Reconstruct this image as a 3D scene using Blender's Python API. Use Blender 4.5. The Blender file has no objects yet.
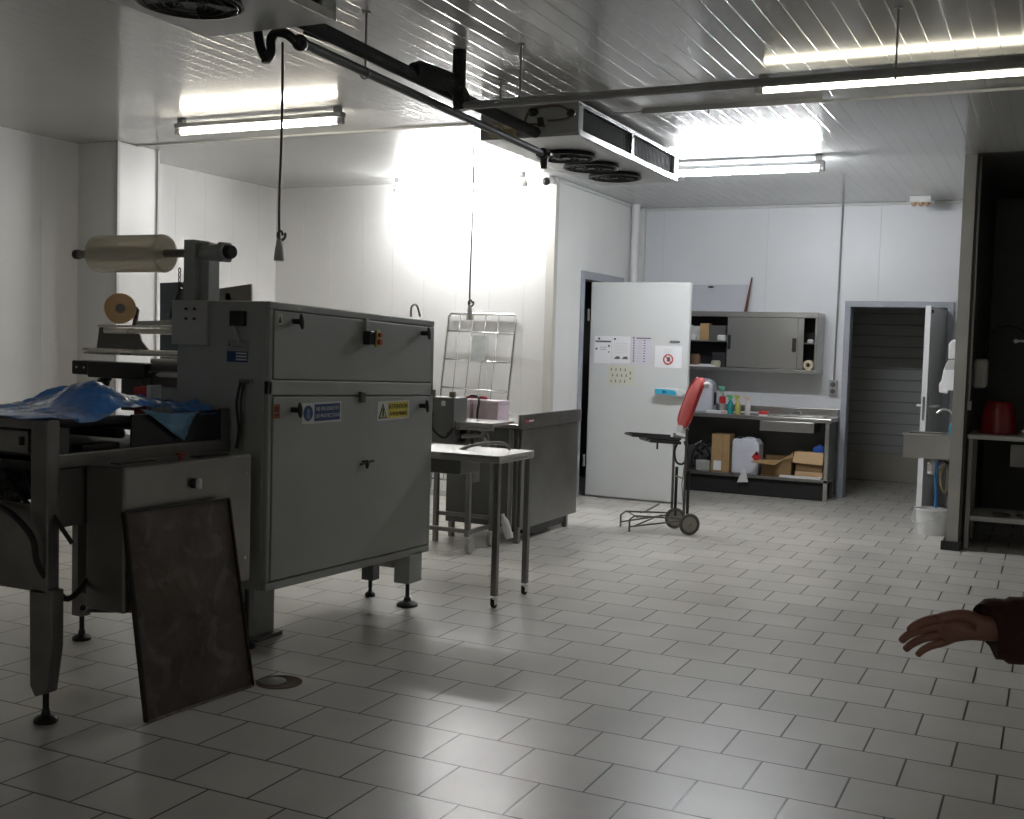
import bpy, bmesh, math, random
from mathutils import Vector, Matrix, Euler, noise
random.seed(4)
PI = math.pi
C = bpy.context.scene.collection
S = bpy.context.scene

# ------------------------------------------------------------------ camera
F = 1133.16
CAM = Vector((0, 0, 1.5))
def cam_axes(yaw, pitch, roll):
    f = Vector((math.sin(yaw), math.cos(yaw), 0)); r = Vector((math.cos(yaw), -math.sin(yaw), 0)); u = Vector((0, 0, 1))
    f2 = f*math.cos(pitch)+u*math.sin(pitch); u2 = u*math.cos(pitch)-f*math.sin(pitch)
    return r*math.cos(roll)+u2*math.sin(roll), u2*math.cos(roll)-r*math.sin(roll), f2
RT, UP, FW = cam_axes(math.radians(-25.562), math.radians(-3.309), math.radians(1.645))
cd = bpy.data.cameras.new('camera'); cam = bpy.data.objects.new('camera', cd); C.objects.link(cam)
cd.sensor_width = 36; cd.lens = F/1024*36; cd.clip_start = 0.05
m = Matrix((RT, UP, -FW)).transposed().to_4x4(); m.translation = CAM
cam.matrix_world = m
S.camera = cam
# ------------------------------------------------------------------ world, exposure
w = bpy.data.worlds.new('world'); S.world = w; w.use_nodes = True
w.node_tree.nodes['Background'].inputs[0].default_value = (.5, .55, .6, 1)
w.node_tree.nodes['Background'].inputs[1].default_value = 0.02
S.view_settings.view_transform = 'Standard'; S.view_settings.look = 'None'
S.view_settings.gamma = 1; S.view_settings.use_curve_mapping = False
S.view_settings.exposure = 2.15
# strength of the tubes of each ceiling lamp (left, right front, right rear, by the wall, added fill behind the camera)
LAMP = dict(A=(10, (1, .93, .78)), C=(2.5, (1, .93, .72)), B=(56, (.93, .97, 1)), D=(37, (1, 1, 1)), E=(15, (1, .96, .9)))

def ray(px, py):
    return RT*((px-512)/F) - UP*((py-409.5)/F) + FW
def aY(px, py, Y): d = ray(px, py); return CAM + d*(Y/d.y)
def aX(px, py, X): d = ray(px, py); return CAM + d*(X/d.x)
def aZ(px, py, Z): d = ray(px, py); return CAM + d*((Z-CAM.z)/d.z)

# ------------------------------------------------------------------ materials
def mat(name, col, rough=.5, metal=0, noise_amt=0, nscale=6, bump=0, bscale=40, emit=None, alpha=1, trans=0, spec=.5, stretch=None, coat=0):
    m = bpy.data.materials.new(name); m.use_nodes = True
    nt = m.node_tree; b = nt.nodes['Principled BSDF']; L = nt.links
    b.inputs['Base Color'].default_value = (*col, 1); b.inputs['Roughness'].default_value = rough
    b.inputs['Metallic'].default_value = metal; b.inputs['Specular IOR Level'].default_value = spec
    b.inputs['Transmission Weight'].default_value = trans; b.inputs['Alpha'].default_value = alpha
    b.inputs['Coat Weight'].default_value = coat
    tc = nt.nodes.new('ShaderNodeTexCoord'); mp = nt.nodes.new('ShaderNodeMapping'); L.new(tc.outputs['Object'], mp.inputs[0])
    if stretch: mp.inputs['Scale'].default_value = stretch
    n = nt.nodes.new('ShaderNodeTexNoise'); n.inputs['Scale'].default_value = nscale; n.inputs['Detail'].default_value = 5
    L.new(mp.outputs[0], n.inputs['Vector'])
    if noise_amt:
        r = nt.nodes.new('ShaderNodeMapRange'); r.inputs[1].default_value = .3; r.inputs[2].default_value = .7
        r.inputs[3].default_value = 1-noise_amt; r.inputs[4].default_value = 1+noise_amt
        L.new(n.outputs['Fac'], r.inputs[0])
        v = nt.nodes.new('ShaderNodeVectorMath'); v.operation = 'SCALE'; v.inputs[0].default_value = col
        L.new(r.outputs[0], v.inputs['Scale']); L.new(v.outputs[0], b.inputs['Base Color'])
        r2 = nt.nodes.new('ShaderNodeMapRange'); r2.inputs[1].default_value = .3; r2.inputs[2].default_value = .7
        r2.inputs[3].default_value = max(.02, rough-min(.08, noise_amt*.6)); r2.inputs[4].default_value = min(1, rough+min(.08, noise_amt*.6))
        L.new(n.outputs['Fac'], r2.inputs[0]); L.new(r2.outputs[0], b.inputs['Roughness'])
    if bump:
        n2 = nt.nodes.new('ShaderNodeTexNoise'); n2.inputs['Scale'].default_value = bscale; L.new(mp.outputs[0], n2.inputs['Vector'])
        bp = nt.nodes.new('ShaderNodeBump'); bp.inputs['Strength'].default_value = bump; bp.inputs['Distance'].default_value = .01
        L.new(n2.outputs['Fac'], bp.inputs['Height']); L.new(bp.outputs[0], b.inputs['Normal'])
    if emit:
        b.inputs['Emission Color'].default_value = (*emit[1], 1); b.inputs['Emission Strength'].default_value = emit[0]
    return m

def panel_mat(name, col, axis, pitch, width, depth, rough, phase=0., dark=.8, spec=.5, waves=0):
    """lacquered sheet metal panel with thin lines every `pitch` metres along `axis` (0 x, 1 y, 2 z)"""
    m = mat(name, col, rough, spec=spec); nt = m.node_tree; b = nt.nodes['Principled BSDF']; L = nt.links
    g = nt.nodes.new('ShaderNodeNewGeometry'); s = nt.nodes.new('ShaderNodeSeparateXYZ'); L.new(g.outputs['Position'], s.inputs[0])
    def M(op, a, bb, clamp=False):
        n = nt.nodes.new('ShaderNodeMath'); n.operation = op; n.use_clamp = clamp
        for i, v in enumerate((a, bb)):
            if v is None: continue
            if isinstance(v, (int, float)): n.inputs[i].default_value = v
            else: L.new(v, n.inputs[i])
        return n.outputs[0]
    a = M('ADD', s.outputs[axis], 100+phase); a = M('DIVIDE', a, pitch); a = M('FRACT', a, None)
    d = M('ABSOLUTE', M('SUBTRACT', a, .5), None)
    k = M('SUBTRACT', 1, M('DIVIDE', d, width/pitch/2), True)      # 1 on the line, 0 off it
    mx = nt.nodes.new('ShaderNodeMix'); mx.data_type = 'RGBA'
    mx.inputs['A'].default_value = (*col, 1); mx.inputs['B'].default_value = (*[c*dark for c in col], 1)
    L.new(M('MULTIPLY', k, .9), mx.inputs['Factor'])
    n = nt.nodes.new('ShaderNodeTexNoise'); n.inputs['Scale'].default_value = 1.7; n.inputs['Detail'].default_value = 6
    L.new(g.outputs['Position'], n.inputs['Vector'])
    r = nt.nodes.new('ShaderNodeMapRange'); r.inputs[3].default_value = .93; r.inputs[4].default_value = 1.05; L.new(n.outputs['Fac'], r.inputs[0])
    v = nt.nodes.new('ShaderNodeVectorMath'); v.operation = 'SCALE'; L.new(mx.outputs['Result'], v.inputs[0]); L.new(r.outputs[0], v.inputs['Scale'])
    L.new(v.outputs[0], b.inputs['Base Color'])
    h = M('MULTIPLY', k, depth)
    if waves:
        n2 = nt.nodes.new('ShaderNodeTexNoise'); n2.inputs['Scale'].default_value = 1.3; n2.inputs['Detail'].default_value = 2
        L.new(g.outputs['Position'], n2.inputs['Vector']); h = M('ADD', h, M('MULTIPLY', n2.outputs['Fac'], waves))
    bp = nt.nodes.new('ShaderNodeBump'); bp.inputs['Strength'].default_value = 1; bp.inputs['Distance'].default_value = 1
    L.new(h, bp.inputs['Height']); L.new(bp.outputs[0], b.inputs['Normal'])
    return m

def floor_mat():
    m = mat('floor_tiles', (.4, .38, .34), .35); nt = m.node_tree; b = nt.nodes['Principled BSDF']; L = nt.links
    g = nt.nodes.new('ShaderNodeNewGeometry'); mp = nt.nodes.new('ShaderNodeVectorMath'); mp.operation = 'SUBTRACT'
    L.new(g.outputs['Position'], mp.inputs[0]); mp.inputs[1].default_value = (-1.208-31.2, 3.49-29.8, 0)
    br = nt.nodes.new('ShaderNodeTexBrick'); L.new(mp.outputs[0], br.inputs['Vector'])
    br.offset = .5; br.offset_frequency = 2; br.squash = 1
    br.inputs['Scale'].default_value = 1; br.inputs['Brick Width'].default_value = .312; br.inputs['Row Height'].default_value = .298
    br.inputs['Mortar Size'].default_value = .0046; br.inputs['Mortar Smooth'].default_value = .3; br.inputs['Bias'].default_value = 0
    br.inputs['Color1'].default_value = (.53, .505, .465, 1); br.inputs['Color2'].default_value = (.62, .59, .545, 1)
    br.inputs['Mortar'].default_value = (.022, .02, .018, 1)
    n = nt.nodes.new('ShaderNodeTexNoise'); n.inputs['Scale'].default_value = 2.2; n.inputs['Detail'].default_value = 4; n.inputs['Roughness'].default_value = .5
    L.new(g.outputs['Position'], n.inputs['Vector'])
    r = nt.nodes.new('ShaderNodeMapRange'); r.inputs[1].default_value = .3; r.inputs[2].default_value = .72
    r.inputs[3].default_value = .9; r.inputs[4].default_value = 1.06; L.new(n.outputs['Fac'], r.inputs[0])
    v = nt.nodes.new('ShaderNodeVectorMath'); v.operation = 'SCALE'; L.new(br.outputs['Color'], v.inputs[0]); L.new(r.outputs[0], v.inputs['Scale'])
    L.new(v.outputs[0], b.inputs['Base Color'])
    n3 = nt.nodes.new('ShaderNodeTexNoise'); n3.inputs['Scale'].default_value = 3; n3.inputs['Detail'].default_value = 3; L.new(g.outputs['Position'], n3.inputs['Vector'])
    r3 = nt.nodes.new('ShaderNodeMapRange'); r3.inputs[3].default_value = .27; r3.inputs[4].default_value = .36; L.new(n3.outputs['Fac'], r3.inputs[0])
    L.new(r3.outputs[0], b.inputs['Roughness'])
    ml = nt.nodes.new('ShaderNodeMath'); ml.operation = 'MULTIPLY'; ml.inputs[1].default_value = -.0025; L.new(br.outputs['Fac'], ml.inputs[0])
    bp = nt.nodes.new('ShaderNodeBump'); bp.inputs['Strength'].default_value = .7; bp.inputs['Distance'].default_value = 1
    L.new(ml.outputs[0], bp.inputs['Height']); L.new(bp.outputs[0], b.inputs['Normal'])
    return m

M_floor = floor_mat()
M_ceil = panel_mat('ceiling_lacquer', (.50, .50, .49), 0, .107, .009, -.0011, .15, phase=.0, dark=.85, spec=.7, waves=0)
M_wallx = panel_mat('wall_lacquer_x', (.76, .755, .74), 0, .36, .010, -.002, .33, phase=.11, dark=.86, waves=.002)
M_wally = panel_mat('wall_lacquer_y', (.76, .76, .75), 1, .4, .008, -.002, .36, phase=.05, dark=.86, waves=.002)
M_wallb = panel_mat('wall_lacquer_back', (.72, .73, .76), 0, 1.15, .008, -.002, .38, phase=.0, dark=.82, waves=.002)
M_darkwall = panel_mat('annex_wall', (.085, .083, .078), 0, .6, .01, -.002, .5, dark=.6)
M_corr = panel_mat('corridor_panels', (.42, .43, .42), 2, .13, .02, -.004, .4, dark=.45)
M_trim = mat('trim_white', (.6, .6, .6), .4, noise_amt=.04)
M_frame = mat('frame_grey', (.36, .38, .43), .4, noise_amt=.05)
M_beige = mat('corridor_beige', (.42, .39, .33), .6, noise_amt=.1)
M_black = mat('black_plastic', (.012, .012, .013), .38, noise_amt=.15)
M_rubber = mat('black_rubber', (.015, .015, .015), .75, noise_amt=.2)
M_insul = mat('pipe_insulation', (.022, .023, .025), .85, noise_amt=.3, nscale=20, bump=.6, bscale=60)
M_paint = mat('machine_grey_paint', (.34, .355, .335), .42, noise_amt=.05, nscale=3)
M_paint2 = mat('machine_plate_grey', (.42, .42, .395), .4, noise_amt=.06)
M_paintd = mat('dark_grey_paint', (.09, .093, .09), .45, noise_amt=.12)
M_steel = mat('brushed_steel', (.50, .49, .475), .26, .9, noise_amt=.015, nscale=8)
M_steeld = mat('dull_steel', (.24, .235, .225), .38, .85, noise_amt=.2, nscale=4)
M_chrome = mat('chrome', (.75, .75, .75), .15, 1, noise_amt=.03)
M_white = mat('white_plastic', (.72, .72, .72), .4, noise_amt=.03)
M_cable = mat('cable_black', (.012, .012, .012), .5, noise_amt=.1)
M_pipeg = mat('grey_pipe', (.34, .34, .335), .45, noise_amt=.08)
M_evap = mat('cooler_casing', (.42, .43, .43), .38, noise_amt=.05)
M_paper = mat('paper', (.84, .84, .87), .8, noise_amt=.03)
M_ink = mat('print_grey', (.12, .12, .14), .8, noise_amt=.1)
M_card = mat('cardboard', (.42, .27, .13), .85, noise_amt=.1, nscale=14)
M_cardd = mat('cardboard_inner', (.26, .16, .075), .9, noise_amt=.12)
M_red = mat('red_plastic', (.55, .03, .03), .35, noise_amt=.05)
M_translu = mat('jerrycan_plastic', (.66, .67, .75), .45, noise_amt=.04)
M_doorwhite = mat('door_white', (.64, .655, .655), .38, noise_amt=.02, nscale=2)

# ------------------------------------------------------------------ mesh builder
class G:
    def __init__(s): s.bm = bmesh.new()
    def _mx(s, vs, M):
        if M is not None:
            for v in vs: v.co = M @ v.co
    def box(s, x0, x1, y0, y1, z0, z1, M=None):
        vs = [s.bm.verts.new((x, y, z)) for x in (x0, x1) for y in (y0, y1) for z in (z0, z1)]
        for f in ((0,1,3,2), (4,6,7,5), (0,4,5,1), (2,3,7,6), (0,2,6,4), (1,5,7,3)): s.bm.faces.new([vs[i] for i in f])
        s._mx(vs, M); return s
    def beam(s, p, q, a, b, up=(0, 0, 1)):
        p, q = Vector(p), Vector(q); d = (q-p).normalized(); u = Vector(up)
        if abs(d.dot(u)) > .98: u = Vector((0, 1, 0))
        x = d.cross(u).normalized(); y = x.cross(d).normalized()
        r = [[s.bm.verts.new(c + x*i*a/2 + y*j*b/2) for i, j in ((-1,-1), (1,-1), (1,1), (-1,1))] for c in (p, q)]
        s.bm.faces.new(r[0][::-1]); s.bm.faces.new(r[1])
        for i in range(4): s.bm.faces.new((r[0][i], r[0][(i+1)%4], r[1][(i+1)%4], r[1][i]))
        return s
    def tube(s, pts, r, n=10, closed=False, smoothpts=0):
        pts = [Vector(p) for p in pts]
        if smoothpts:
            out = []; N = len(pts)
            for i in range(N-1):
                p0, p1, p2, p3 = pts[max(i-1, 0)], pts[i], pts[i+1], pts[min(i+2, N-1)]
                for k in range(smoothpts):
                    t = k/smoothpts
                    out.append(.5*((2*p1)+(p2-p0)*t+(2*p0-5*p1+4*p2-p3)*t*t+(3*p1-p0-3*p2+p3)*t**3))
            out.append(pts[-1]); pts = out
        N = len(pts); rr = r if isinstance(r, (list, tuple)) else [r]*N
        if isinstance(r, (list, tuple)) and len(rr) != N: rr = [r[min(int(i/(N-1)*(len(r)-1)+.5), len(r)-1)] for i in range(N)]
        rings = []; nrm = None
        for i in range(N):
            a = pts[i-1] if (i or closed) else pts[i]; b = pts[(i+1) % N] if (i < N-1 or closed) else pts[i]
            d = (b-a).normalized()
            if nrm is None:
                nrm = d.cross(Vector((0, 0, 1)))
                if nrm.length < .1: nrm = d.cross(Vector((0, 1, 0)))
            nrm = (nrm - d*nrm.dot(d)).normalized(); bn = d.cross(nrm)
            rings.append([s.bm.verts.new(pts[i]+(nrm*math.cos(2*PI*k/n)+bn*math.sin(2*PI*k/n))*rr[i]) for k in range(n)])
        for i in range(N if closed else N-1):
            A, B = rings[i], rings[(i+1) % N]
            for k in range(n):
                f = s.bm.faces.new((A[k], A[(k+1)%n], B[(k+1)%n], B[k])); f.smooth = True
        if not closed:
            s.bm.faces.new(rings[0][::-1]); s.bm.faces.new(rings[-1])
        return s
    def cyl(s, p, q, r, r2=None, n=20):
        return s.tube([p, q], [r, r if r2 is None else r2], n)
    def lathe(s, prof, c=(0, 0, 0), n=24, M=None, sx=1, sy=1):
        c = Vector(c); rings = []
        for r, z in prof:
            if r <= 1e-6: rings.append([s.bm.verts.new(c+Vector((0, 0, z)))])
            else: rings.append([s.bm.verts.new(c+Vector((r*sx*math.cos(2*PI*k/n), r*sy*math.sin(2*PI*k/n), z))) for k in range(n)])
        for A, B in zip(rings, rings[1:]):
            for k in range(n):
                a = [A[0]] if len(A) == 1 else [A[k], A[(k+1)%n]]
                b = [B[0]] if len(B) == 1 else [B[(k+1)%n], B[k]]
                if len(a)+len(b) > 2: f = s.bm.faces.new(a+b); f.smooth = True
        if len(rings[0]) > 1: s.bm.faces.new(rings[0][::-1])
        if len(rings[-1]) > 1: s.bm.faces.new(rings[-1])
        if M is not None: s._mx([v for r in rings for v in r], M)
        return s
    def prism(s, poly, vec, M=None):
        a = [s.bm.verts.new(Vector(p)) for p in poly]; b = [s.bm.verts.new(Vector(p)+Vector(vec)) for p in poly]
        s.bm.faces.new(a[::-1]); s.bm.faces.new(b); n = len(a)
        for i in range(n): s.bm.faces.new((a[i], a[(i+1)%n], b[(i+1)%n], b[i]))
        s._mx(a+b, M); return s
    def sph(s, c, r, sc=(1, 1, 1), n=16, M=None):
        prof = [(math.sin(PI*i/10)*r, -math.cos(PI*i/10)*r) for i in range(11)]
        prof[0] = (0, -r); prof[-1] = (0, r)
        MM = Matrix.Translation(Vector(c)) @ (M if M is not None else Matrix()) @ Matrix.Diagonal((*sc, 1))
        return s.lathe(prof, n=n, M=MM)
    def sheet(s, grid, th=.002):
        """grid of points -> thin sheet with thickness"""
        rows = len(grid); cols = len(grid[0]); top = [[s.bm.verts.new(p) for p in r] for r in grid]
        bot = [[s.bm.verts.new(Vector(p)-Vector((0, 0, th))) for p in r] for r in grid]
        for i in range(rows-1):
            for j in range(cols-1):
                for L_, fl in ((top, 0), (bot, 1)):
                    q = (L_[i][j], L_[i][j+1], L_[i+1][j+1], L_[i+1][j]); f = s.bm.faces.new(q[::-1] if fl else q); f.smooth = True
        for i in range(rows-1):
            for j in (0, cols-1): s.bm.faces.new((top[i][j], top[i+1][j], bot[i+1][j], bot[i][j]))
        for j in range(cols-1):
            for i in (0, rows-1): s.bm.faces.new((top[i][j], top[i][j+1], bot[i][j+1], bot[i][j]))
        return s
    def text(s, string, size, M, depth=.0006, align='CENTER'):
        cu = bpy.data.curves.new('lettering', 'FONT'); cu.body = string; cu.size = size; cu.extrude = depth
        cu.align_x = align; cu.align_y = 'CENTER'; cu.resolution_u = 3
        o = bpy.data.objects.new('lettering', cu); C.objects.link(o)
        dg = bpy.context.evaluated_depsgraph_get(); me = o.evaluated_get(dg).to_mesh()
        me2 = me.copy(); o.evaluated_get(dg).to_mesh_clear(); me2.transform(M); s.bm.from_mesh(me2)
        bpy.data.meshes.remove(me2); bpy.data.objects.remove(o); bpy.data.curves.remove(cu)
        return s
    def xf(s, M):
        bmesh.ops.transform(s.bm, matrix=M, verts=s.bm.verts); return s
    def build(s, name, m, parent=None, bevel=0, seg=2, label=None, cat=None, group=None, kind=None, subsurf=0):
        bmesh.ops.recalc_face_normals(s.bm, faces=s.bm.faces)
        for e in s.bm.edges:
            if len(e.link_faces) == 2 and e.calc_face_angle(0) > .65: e.smooth = False
        me = bpy.data.meshes.new(name); s.bm.to_mesh(me); s.bm.free(); me.materials.append(m)
        o = bpy.data.objects.new(name, me); C.objects.link(o)
        if parent is not None:
            r = parent
            while r.parent is not None: r = r.parent
            me.transform(Matrix.Translation(-r.location)); o.parent = parent
        elif kind != 'structure':
            xs = [v.co for v in me.vertices]
            c = Vector(((min(v.x for v in xs)+max(v.x for v in xs))/2, (min(v.y for v in xs)+max(v.y for v in xs))/2, min(v.z for v in xs)))
            me.transform(Matrix.Translation(-c)); o.location = c
        if bevel:
            b = o.modifiers.new('bevel', 'BEVEL'); b.width = bevel; b.segments = seg; b.limit_method = 'ANGLE'; b.angle_limit = .7
        if subsurf:
            b = o.modifiers.new('subsurf', 'SUBSURF'); b.levels = b.render_levels = subsurf
        if label: o['label'] = label
        if cat: o['category'] = cat
        if group: o['group'] = group
        if kind: o['kind'] = kind
        return o

def thing(name, label, cat, loc=(0, 0, 0), group=None, kind=None):
    o = bpy.data.objects.new(name, None); C.objects.link(o); o.location = loc; o.empty_display_size = .1
    if label: o['label'] = label
    if cat: o['category'] = cat
    if group: o['group'] = group
    if kind: o['kind'] = kind
    return o
def dup(root, loc, label):
    r = root.copy(); C.objects.link(r); r.location = loc; r['label'] = label
    for ch in [o for o in C.objects if o.parent == root]:
        c = ch.copy(); C.objects.link(c); c.parent = r
        for g in [o for o in C.objects if o.parent == ch]:
            d = g.copy(); C.objects.link(d); d.parent = c
    return r
T = Matrix.Translation
def R(a, ax): return Matrix.Rotation(a, 4, ax)
# lettering that faces +X (reads along +Y) / faces -Y (reads along +X)
FX = Matrix(((0, 0, 1), (1, 0, 0), (0, 1, 0))).to_4x4()
FY = Matrix(((1, 0, 0), (0, 0, -1), (0, 1, 0))).to_4x4()

# ================================================================== SETTING
ZC = 3.04
def st(name, g, m, bevel=0, parent=None): return g.build(name, m, parent, bevel=bevel, kind='structure' if parent is None else None)
st('floor', G().box(-8, 3, -5.1, 15, -.1, 0), M_floor)
st('ceiling', G().box(-8, -.62, -5.1, 12.3, ZC, ZC+.1).box(-.62, 3, -5.1, 9.3, ZC, ZC+.1), M_ceil)
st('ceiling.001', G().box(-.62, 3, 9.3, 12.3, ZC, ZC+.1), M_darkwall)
st('wall_left', G().box(-7.45, -7.33, -5, 6.93, 0, ZC), M_wally)
st('wall_left_return', G().box(-7.33, -6.9, 6.93, 7.38, 0, ZC).box(-7.45, -7.33, 6.93, 7.38, 0, ZC), M_wally, bevel=.004)
st('wall_left_rear', G().box(-7.5, -7.4, 7.38, 9.77, 0, ZC), M_wally)
st('wall_middle', G().box(-7.4, -4.24, 9.65, 9.77, 0, ZC), M_wallx)
# side wall with the opening behind the open white door
g = G().box(-4.36, -4.24, 9.77, 10.42, 0, ZC).box(-4.36, -4.24, 11.45, 12.07, 0, ZC).box(-4.36, -4.24, 10.42, 11.45, 2.16, ZC)
st('wall_side', g, M_wally)
g = G().box(-4.36, -1.94, 12.07, 12.19, 0, ZC).box(-1.0, -.72, 12.07, 12.19, 0, ZC).box(-1.94, -1.0, 12.07, 12.19, 1.99, ZC)
st('wall_back', g, M_wallb)
st('wall_partition', G().box(-.708, -.62, 9.36, 12.07, 0, ZC), mat('partition_grey', (.40, .39, .36), .45, noise_amt=.05))
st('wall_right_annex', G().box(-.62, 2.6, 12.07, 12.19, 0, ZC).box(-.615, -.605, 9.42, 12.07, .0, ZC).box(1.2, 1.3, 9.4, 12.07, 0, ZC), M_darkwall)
st('wall_right', G().box(2.5, 2.6, -5, 9.4, 0, ZC), M_wally)
st('wall_front', G().box(-7.4, 2.5, -5.1, -5, 0, ZC), M_wallx)
st('wall_right_return', G().box(1.2, 2.5, 9.3, 9.4, 0, ZC), M_wallx)
# corridor behind the rear doorway and the dark room behind the side doorway
st('wall_corridor', G().box(-3, .5, 14.0, 14.1, .34, 2.3).box(-2.4, -2.3, 12.19, 14, 0, 2.3).box(-.6, -.5, 12.19, 14, 0, 2.3), M_corr)
st('baseboard_corridor', G().box(-3, .5, 13.96, 14.1, 0, .34), M_beige, bevel=.01)
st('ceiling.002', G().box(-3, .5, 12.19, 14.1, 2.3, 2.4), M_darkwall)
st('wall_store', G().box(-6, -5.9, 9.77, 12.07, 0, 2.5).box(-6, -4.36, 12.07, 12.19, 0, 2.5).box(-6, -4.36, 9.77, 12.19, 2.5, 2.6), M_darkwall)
st('baseboard_right', G().box(-.74, -.60, 9.33, 9.36, 0, .07).box(-.605, -.595, 9.36, 12.05, 0, .08).box(-.732, -.72, 9.36, 9.9, 0, .07), M_black, bevel=.004)
st('baseboard_back', G().box(-4.2, -1.96, 12.05, 12.07, 0, .06), M_frame, bevel=.006)
st('baseboard_middle', G().box(-7.4, -4.24, 9.63, 9.65, 0, .06), M_trim, bevel=.006)
# ceiling trims, corner profiles
st('trim_1', G().box(-6.9, -3.4, 7.12, 7.15, ZC-.012, ZC), M_trim, bevel=.003)
st('trim_2', G().box(-4.30, -4.215, 9.625, 9.65, 0, ZC).box(-4.24, -4.215, 9.65, 9.70, 0, ZC), mat('corner_profile', (.55, .54, .5), .4, noise_amt=.03), bevel=.004)
st('trim_3', G().box(-4.24, -.72, 12.045, 12.07, ZC-.03, ZC).box(-4.24, -4.215, 9.7, 12.045, ZC-.03, ZC), M_trim, bevel=.006)
st('trim_4', G().box(-6.9, -6.88, 6.91, 6.94, 0, ZC).box(-6.91, -6.885, 7.37, 7.39, 0, ZC), M_trim, bevel=.003)
st('trim_5', G().box(-4.24, -4.18, 12.0, 12.07, 0, ZC), M_trim, bevel=.01)
# frames
st('trim_6', G().box(-4.25, -4.222, 10.34, 10.42, 0, 2.24).box(-4.25, -4.222, 10.42, 11.45, 2.16, 2.24).box(-4.25, -4.222, 11.45, 11.53, 0, 2.24), M_frame, bevel=.004)
st('trim_7', G().box(-1.99, -1.93, 12.03, 12.2, 0, 1.98).box(-1.0, -.94, 12.03, 12.2, 0, 1.98).box(-1.99, -.94, 12.03, 12.2, 1.98, 2.04), M_frame, bevel=.004)

# ---------------- door_1: insulated white leaf standing open, square to its wall
d1 = thing('door_1', 'white insulated door leaf standing open, covered with paper notices', 'door', (-4.2, 10.5, 0), kind='structure')
G().box(-4.19, -3.17, 10.5, 10.56, .012, 2.135).build('door_leaf', M_doorwhite, d1, bevel=.012)
G().box(-4.21, -4.16, 10.56, 10.6, .3, .42).box(-4.21, -4.16, 10.56, 10.6, 1.75, 1.87).cyl((-4.215, 10.51, .3), (-4.215, 10.51, .42), .014).cyl((-4.215, 10.51, 1.75), (-4.215, 10.51, 1.87), .014).build('hinge', M_chrome, d1, bevel=.003)
G().box(-3.36, -3.26, 10.494, 10.5, 1.555, 1.575).build('name_plate', mat('plate_grey', (.15, .15, .16), .4), d1, bevel=.001)
h = G().prism([(-3.47, 10.47, 1.115), (-3.30, 10.47, 1.125), (-3.2, 10.47, 1.11), (-3.165, 10.47, 1.08), (-3.2, 10.47, 1.045), (-3.32, 10.47, 1.04), (-3.47, 10.47, 1.055)], (0, -.035, 0)).box(-3.3, -3.2, 10.47, 10.5, 1.06, 1.10).build('handle', M_white, d1, bevel=.01)
G().box(-3.47, -3.37, 10.424, 10.436, 1.06, 1.11).prism([(-3.37, 10.436, 1.11), (-3.27, 10.436, 1.10), (-3.25, 10.436, 1.07), (-3.27, 10.436, 1.05), (-3.37, 10.436, 1.06)], (0, -.012, 0)).build('lever', mat('lever_blue', (.05, .42, .62), .3), h, bevel=.003)
G().prism([(-3.39, 10.424, 1.10), (-3.34, 10.424, 1.082), (-3.39, 10.424, 1.068)], (0, -.003, 0)).build('arrow', mat('arrow_blue', (.01, .1, .25), .4), h)
G().box(-3.2, -3.165, 10.55, 10.58, .9, 1.2).build('lock_case', M_chrome, d1, bevel=.004)

# ---------------- door_2: leaf of the rear doorway, opened into the room
d2 = thing('door_2', 'pale door leaf of the rear doorway opened into the room behind the sink', 'door', (-1.0, 12.03, 0), kind='structure')
# the leaf runs from the hinge towards the camera
ML = T((-1.02, 12.03, 0)) @ R(math.radians(265.2), 'Z')
G().box(0, .87, -.02, .02, .01, 1.96, ML).build('door_leaf', mat('leaf_grey', (.42, .44, .46), .42, noise_amt=.03), d2, bevel=.003)
G().box(.868, .876, -.024, .024, .01, 1.965, ML).build('edge_strip', mat('leaf_edge', (.8, .8, .82), .4), d2)
hh = G().box(.73, .79, .02, .028, .92, 1.12, ML).box(.73, .79, -.028, -.02, .92, 1.12, ML).build('handle_plate', M_chrome, d2, bevel=.002)
G().tube([ML@Vector((.76, .03, 1.03)), ML@Vector((.76, .075, 1.03)), ML@Vector((.62, .09, 1.03))], .012, smoothpts=4).tube([ML@Vector((.76, -.03, 1.03)), ML@Vector((.76, -.075, 1.03)), ML@Vector((.62, -.09, 1.03))], .012, smoothpts=4).build('handle', M_white, hh)
G().box(.875, .882, -.01, .01, .9, 1.12, ML).build('lock_strip', M_steeld, d2)
G().box(.78, .82, .02, .035, 1.9, 1.93, ML).build('closer_bracket', M_black, d2, bevel=.003)

# ================================================================== LIGHTING FIXTURES
def lamp(key, x0, x1, y, label, zt=2.93):
    st_, col = LAMP[key]; L_ = x1-x0; c = (x0+x1)/2
    t = thing('ceiling_tube_lamp', label, 'ceiling lamp', (c, y, zt), group='fluorescent tube lamps under the ceiling')
    hw, hh_ = (.014, .04) if key == 'D' else (.028, .06)
    G().box(x0, x1, y-hw, y+hw, zt+.028, zt+hh_).box(x0+.02, x0+.07, y-.02, y+.02, zt+.06, ZC).box(x1-.07, x1-.02, y-.02, y+.02, zt+.06, ZC).build('housing', M_evap, t, bevel=.004)
    em = mat('tube_glow_'+key, (.9, .9, .9), .4, emit=(st_, col))
    G().cyl((x0+.04, y, zt), (x1-.04, y, zt), .017 if key != 'D' else .022, n=14).build('tube', em, t)
    for s0, s1 in ((x0, x0+.045), (x1-.045, x1)):
        G().cyl((s0, y, zt), (s1, y, zt), .021, n=14).box(s0, s1, y-.015, y+.015, zt, zt+.03).build('end_cap', M_white, t, bevel=.002)
    return t
lamp('A', -5.78, -4.35, 6.37, 'glowing tube lamp at left, above and beyond the film roll', 2.945)
lamp('C', -1.60, -.1, 6.40, 'dim tube lamp at upper right, behind the long grey pipe', 2.958)
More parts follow.
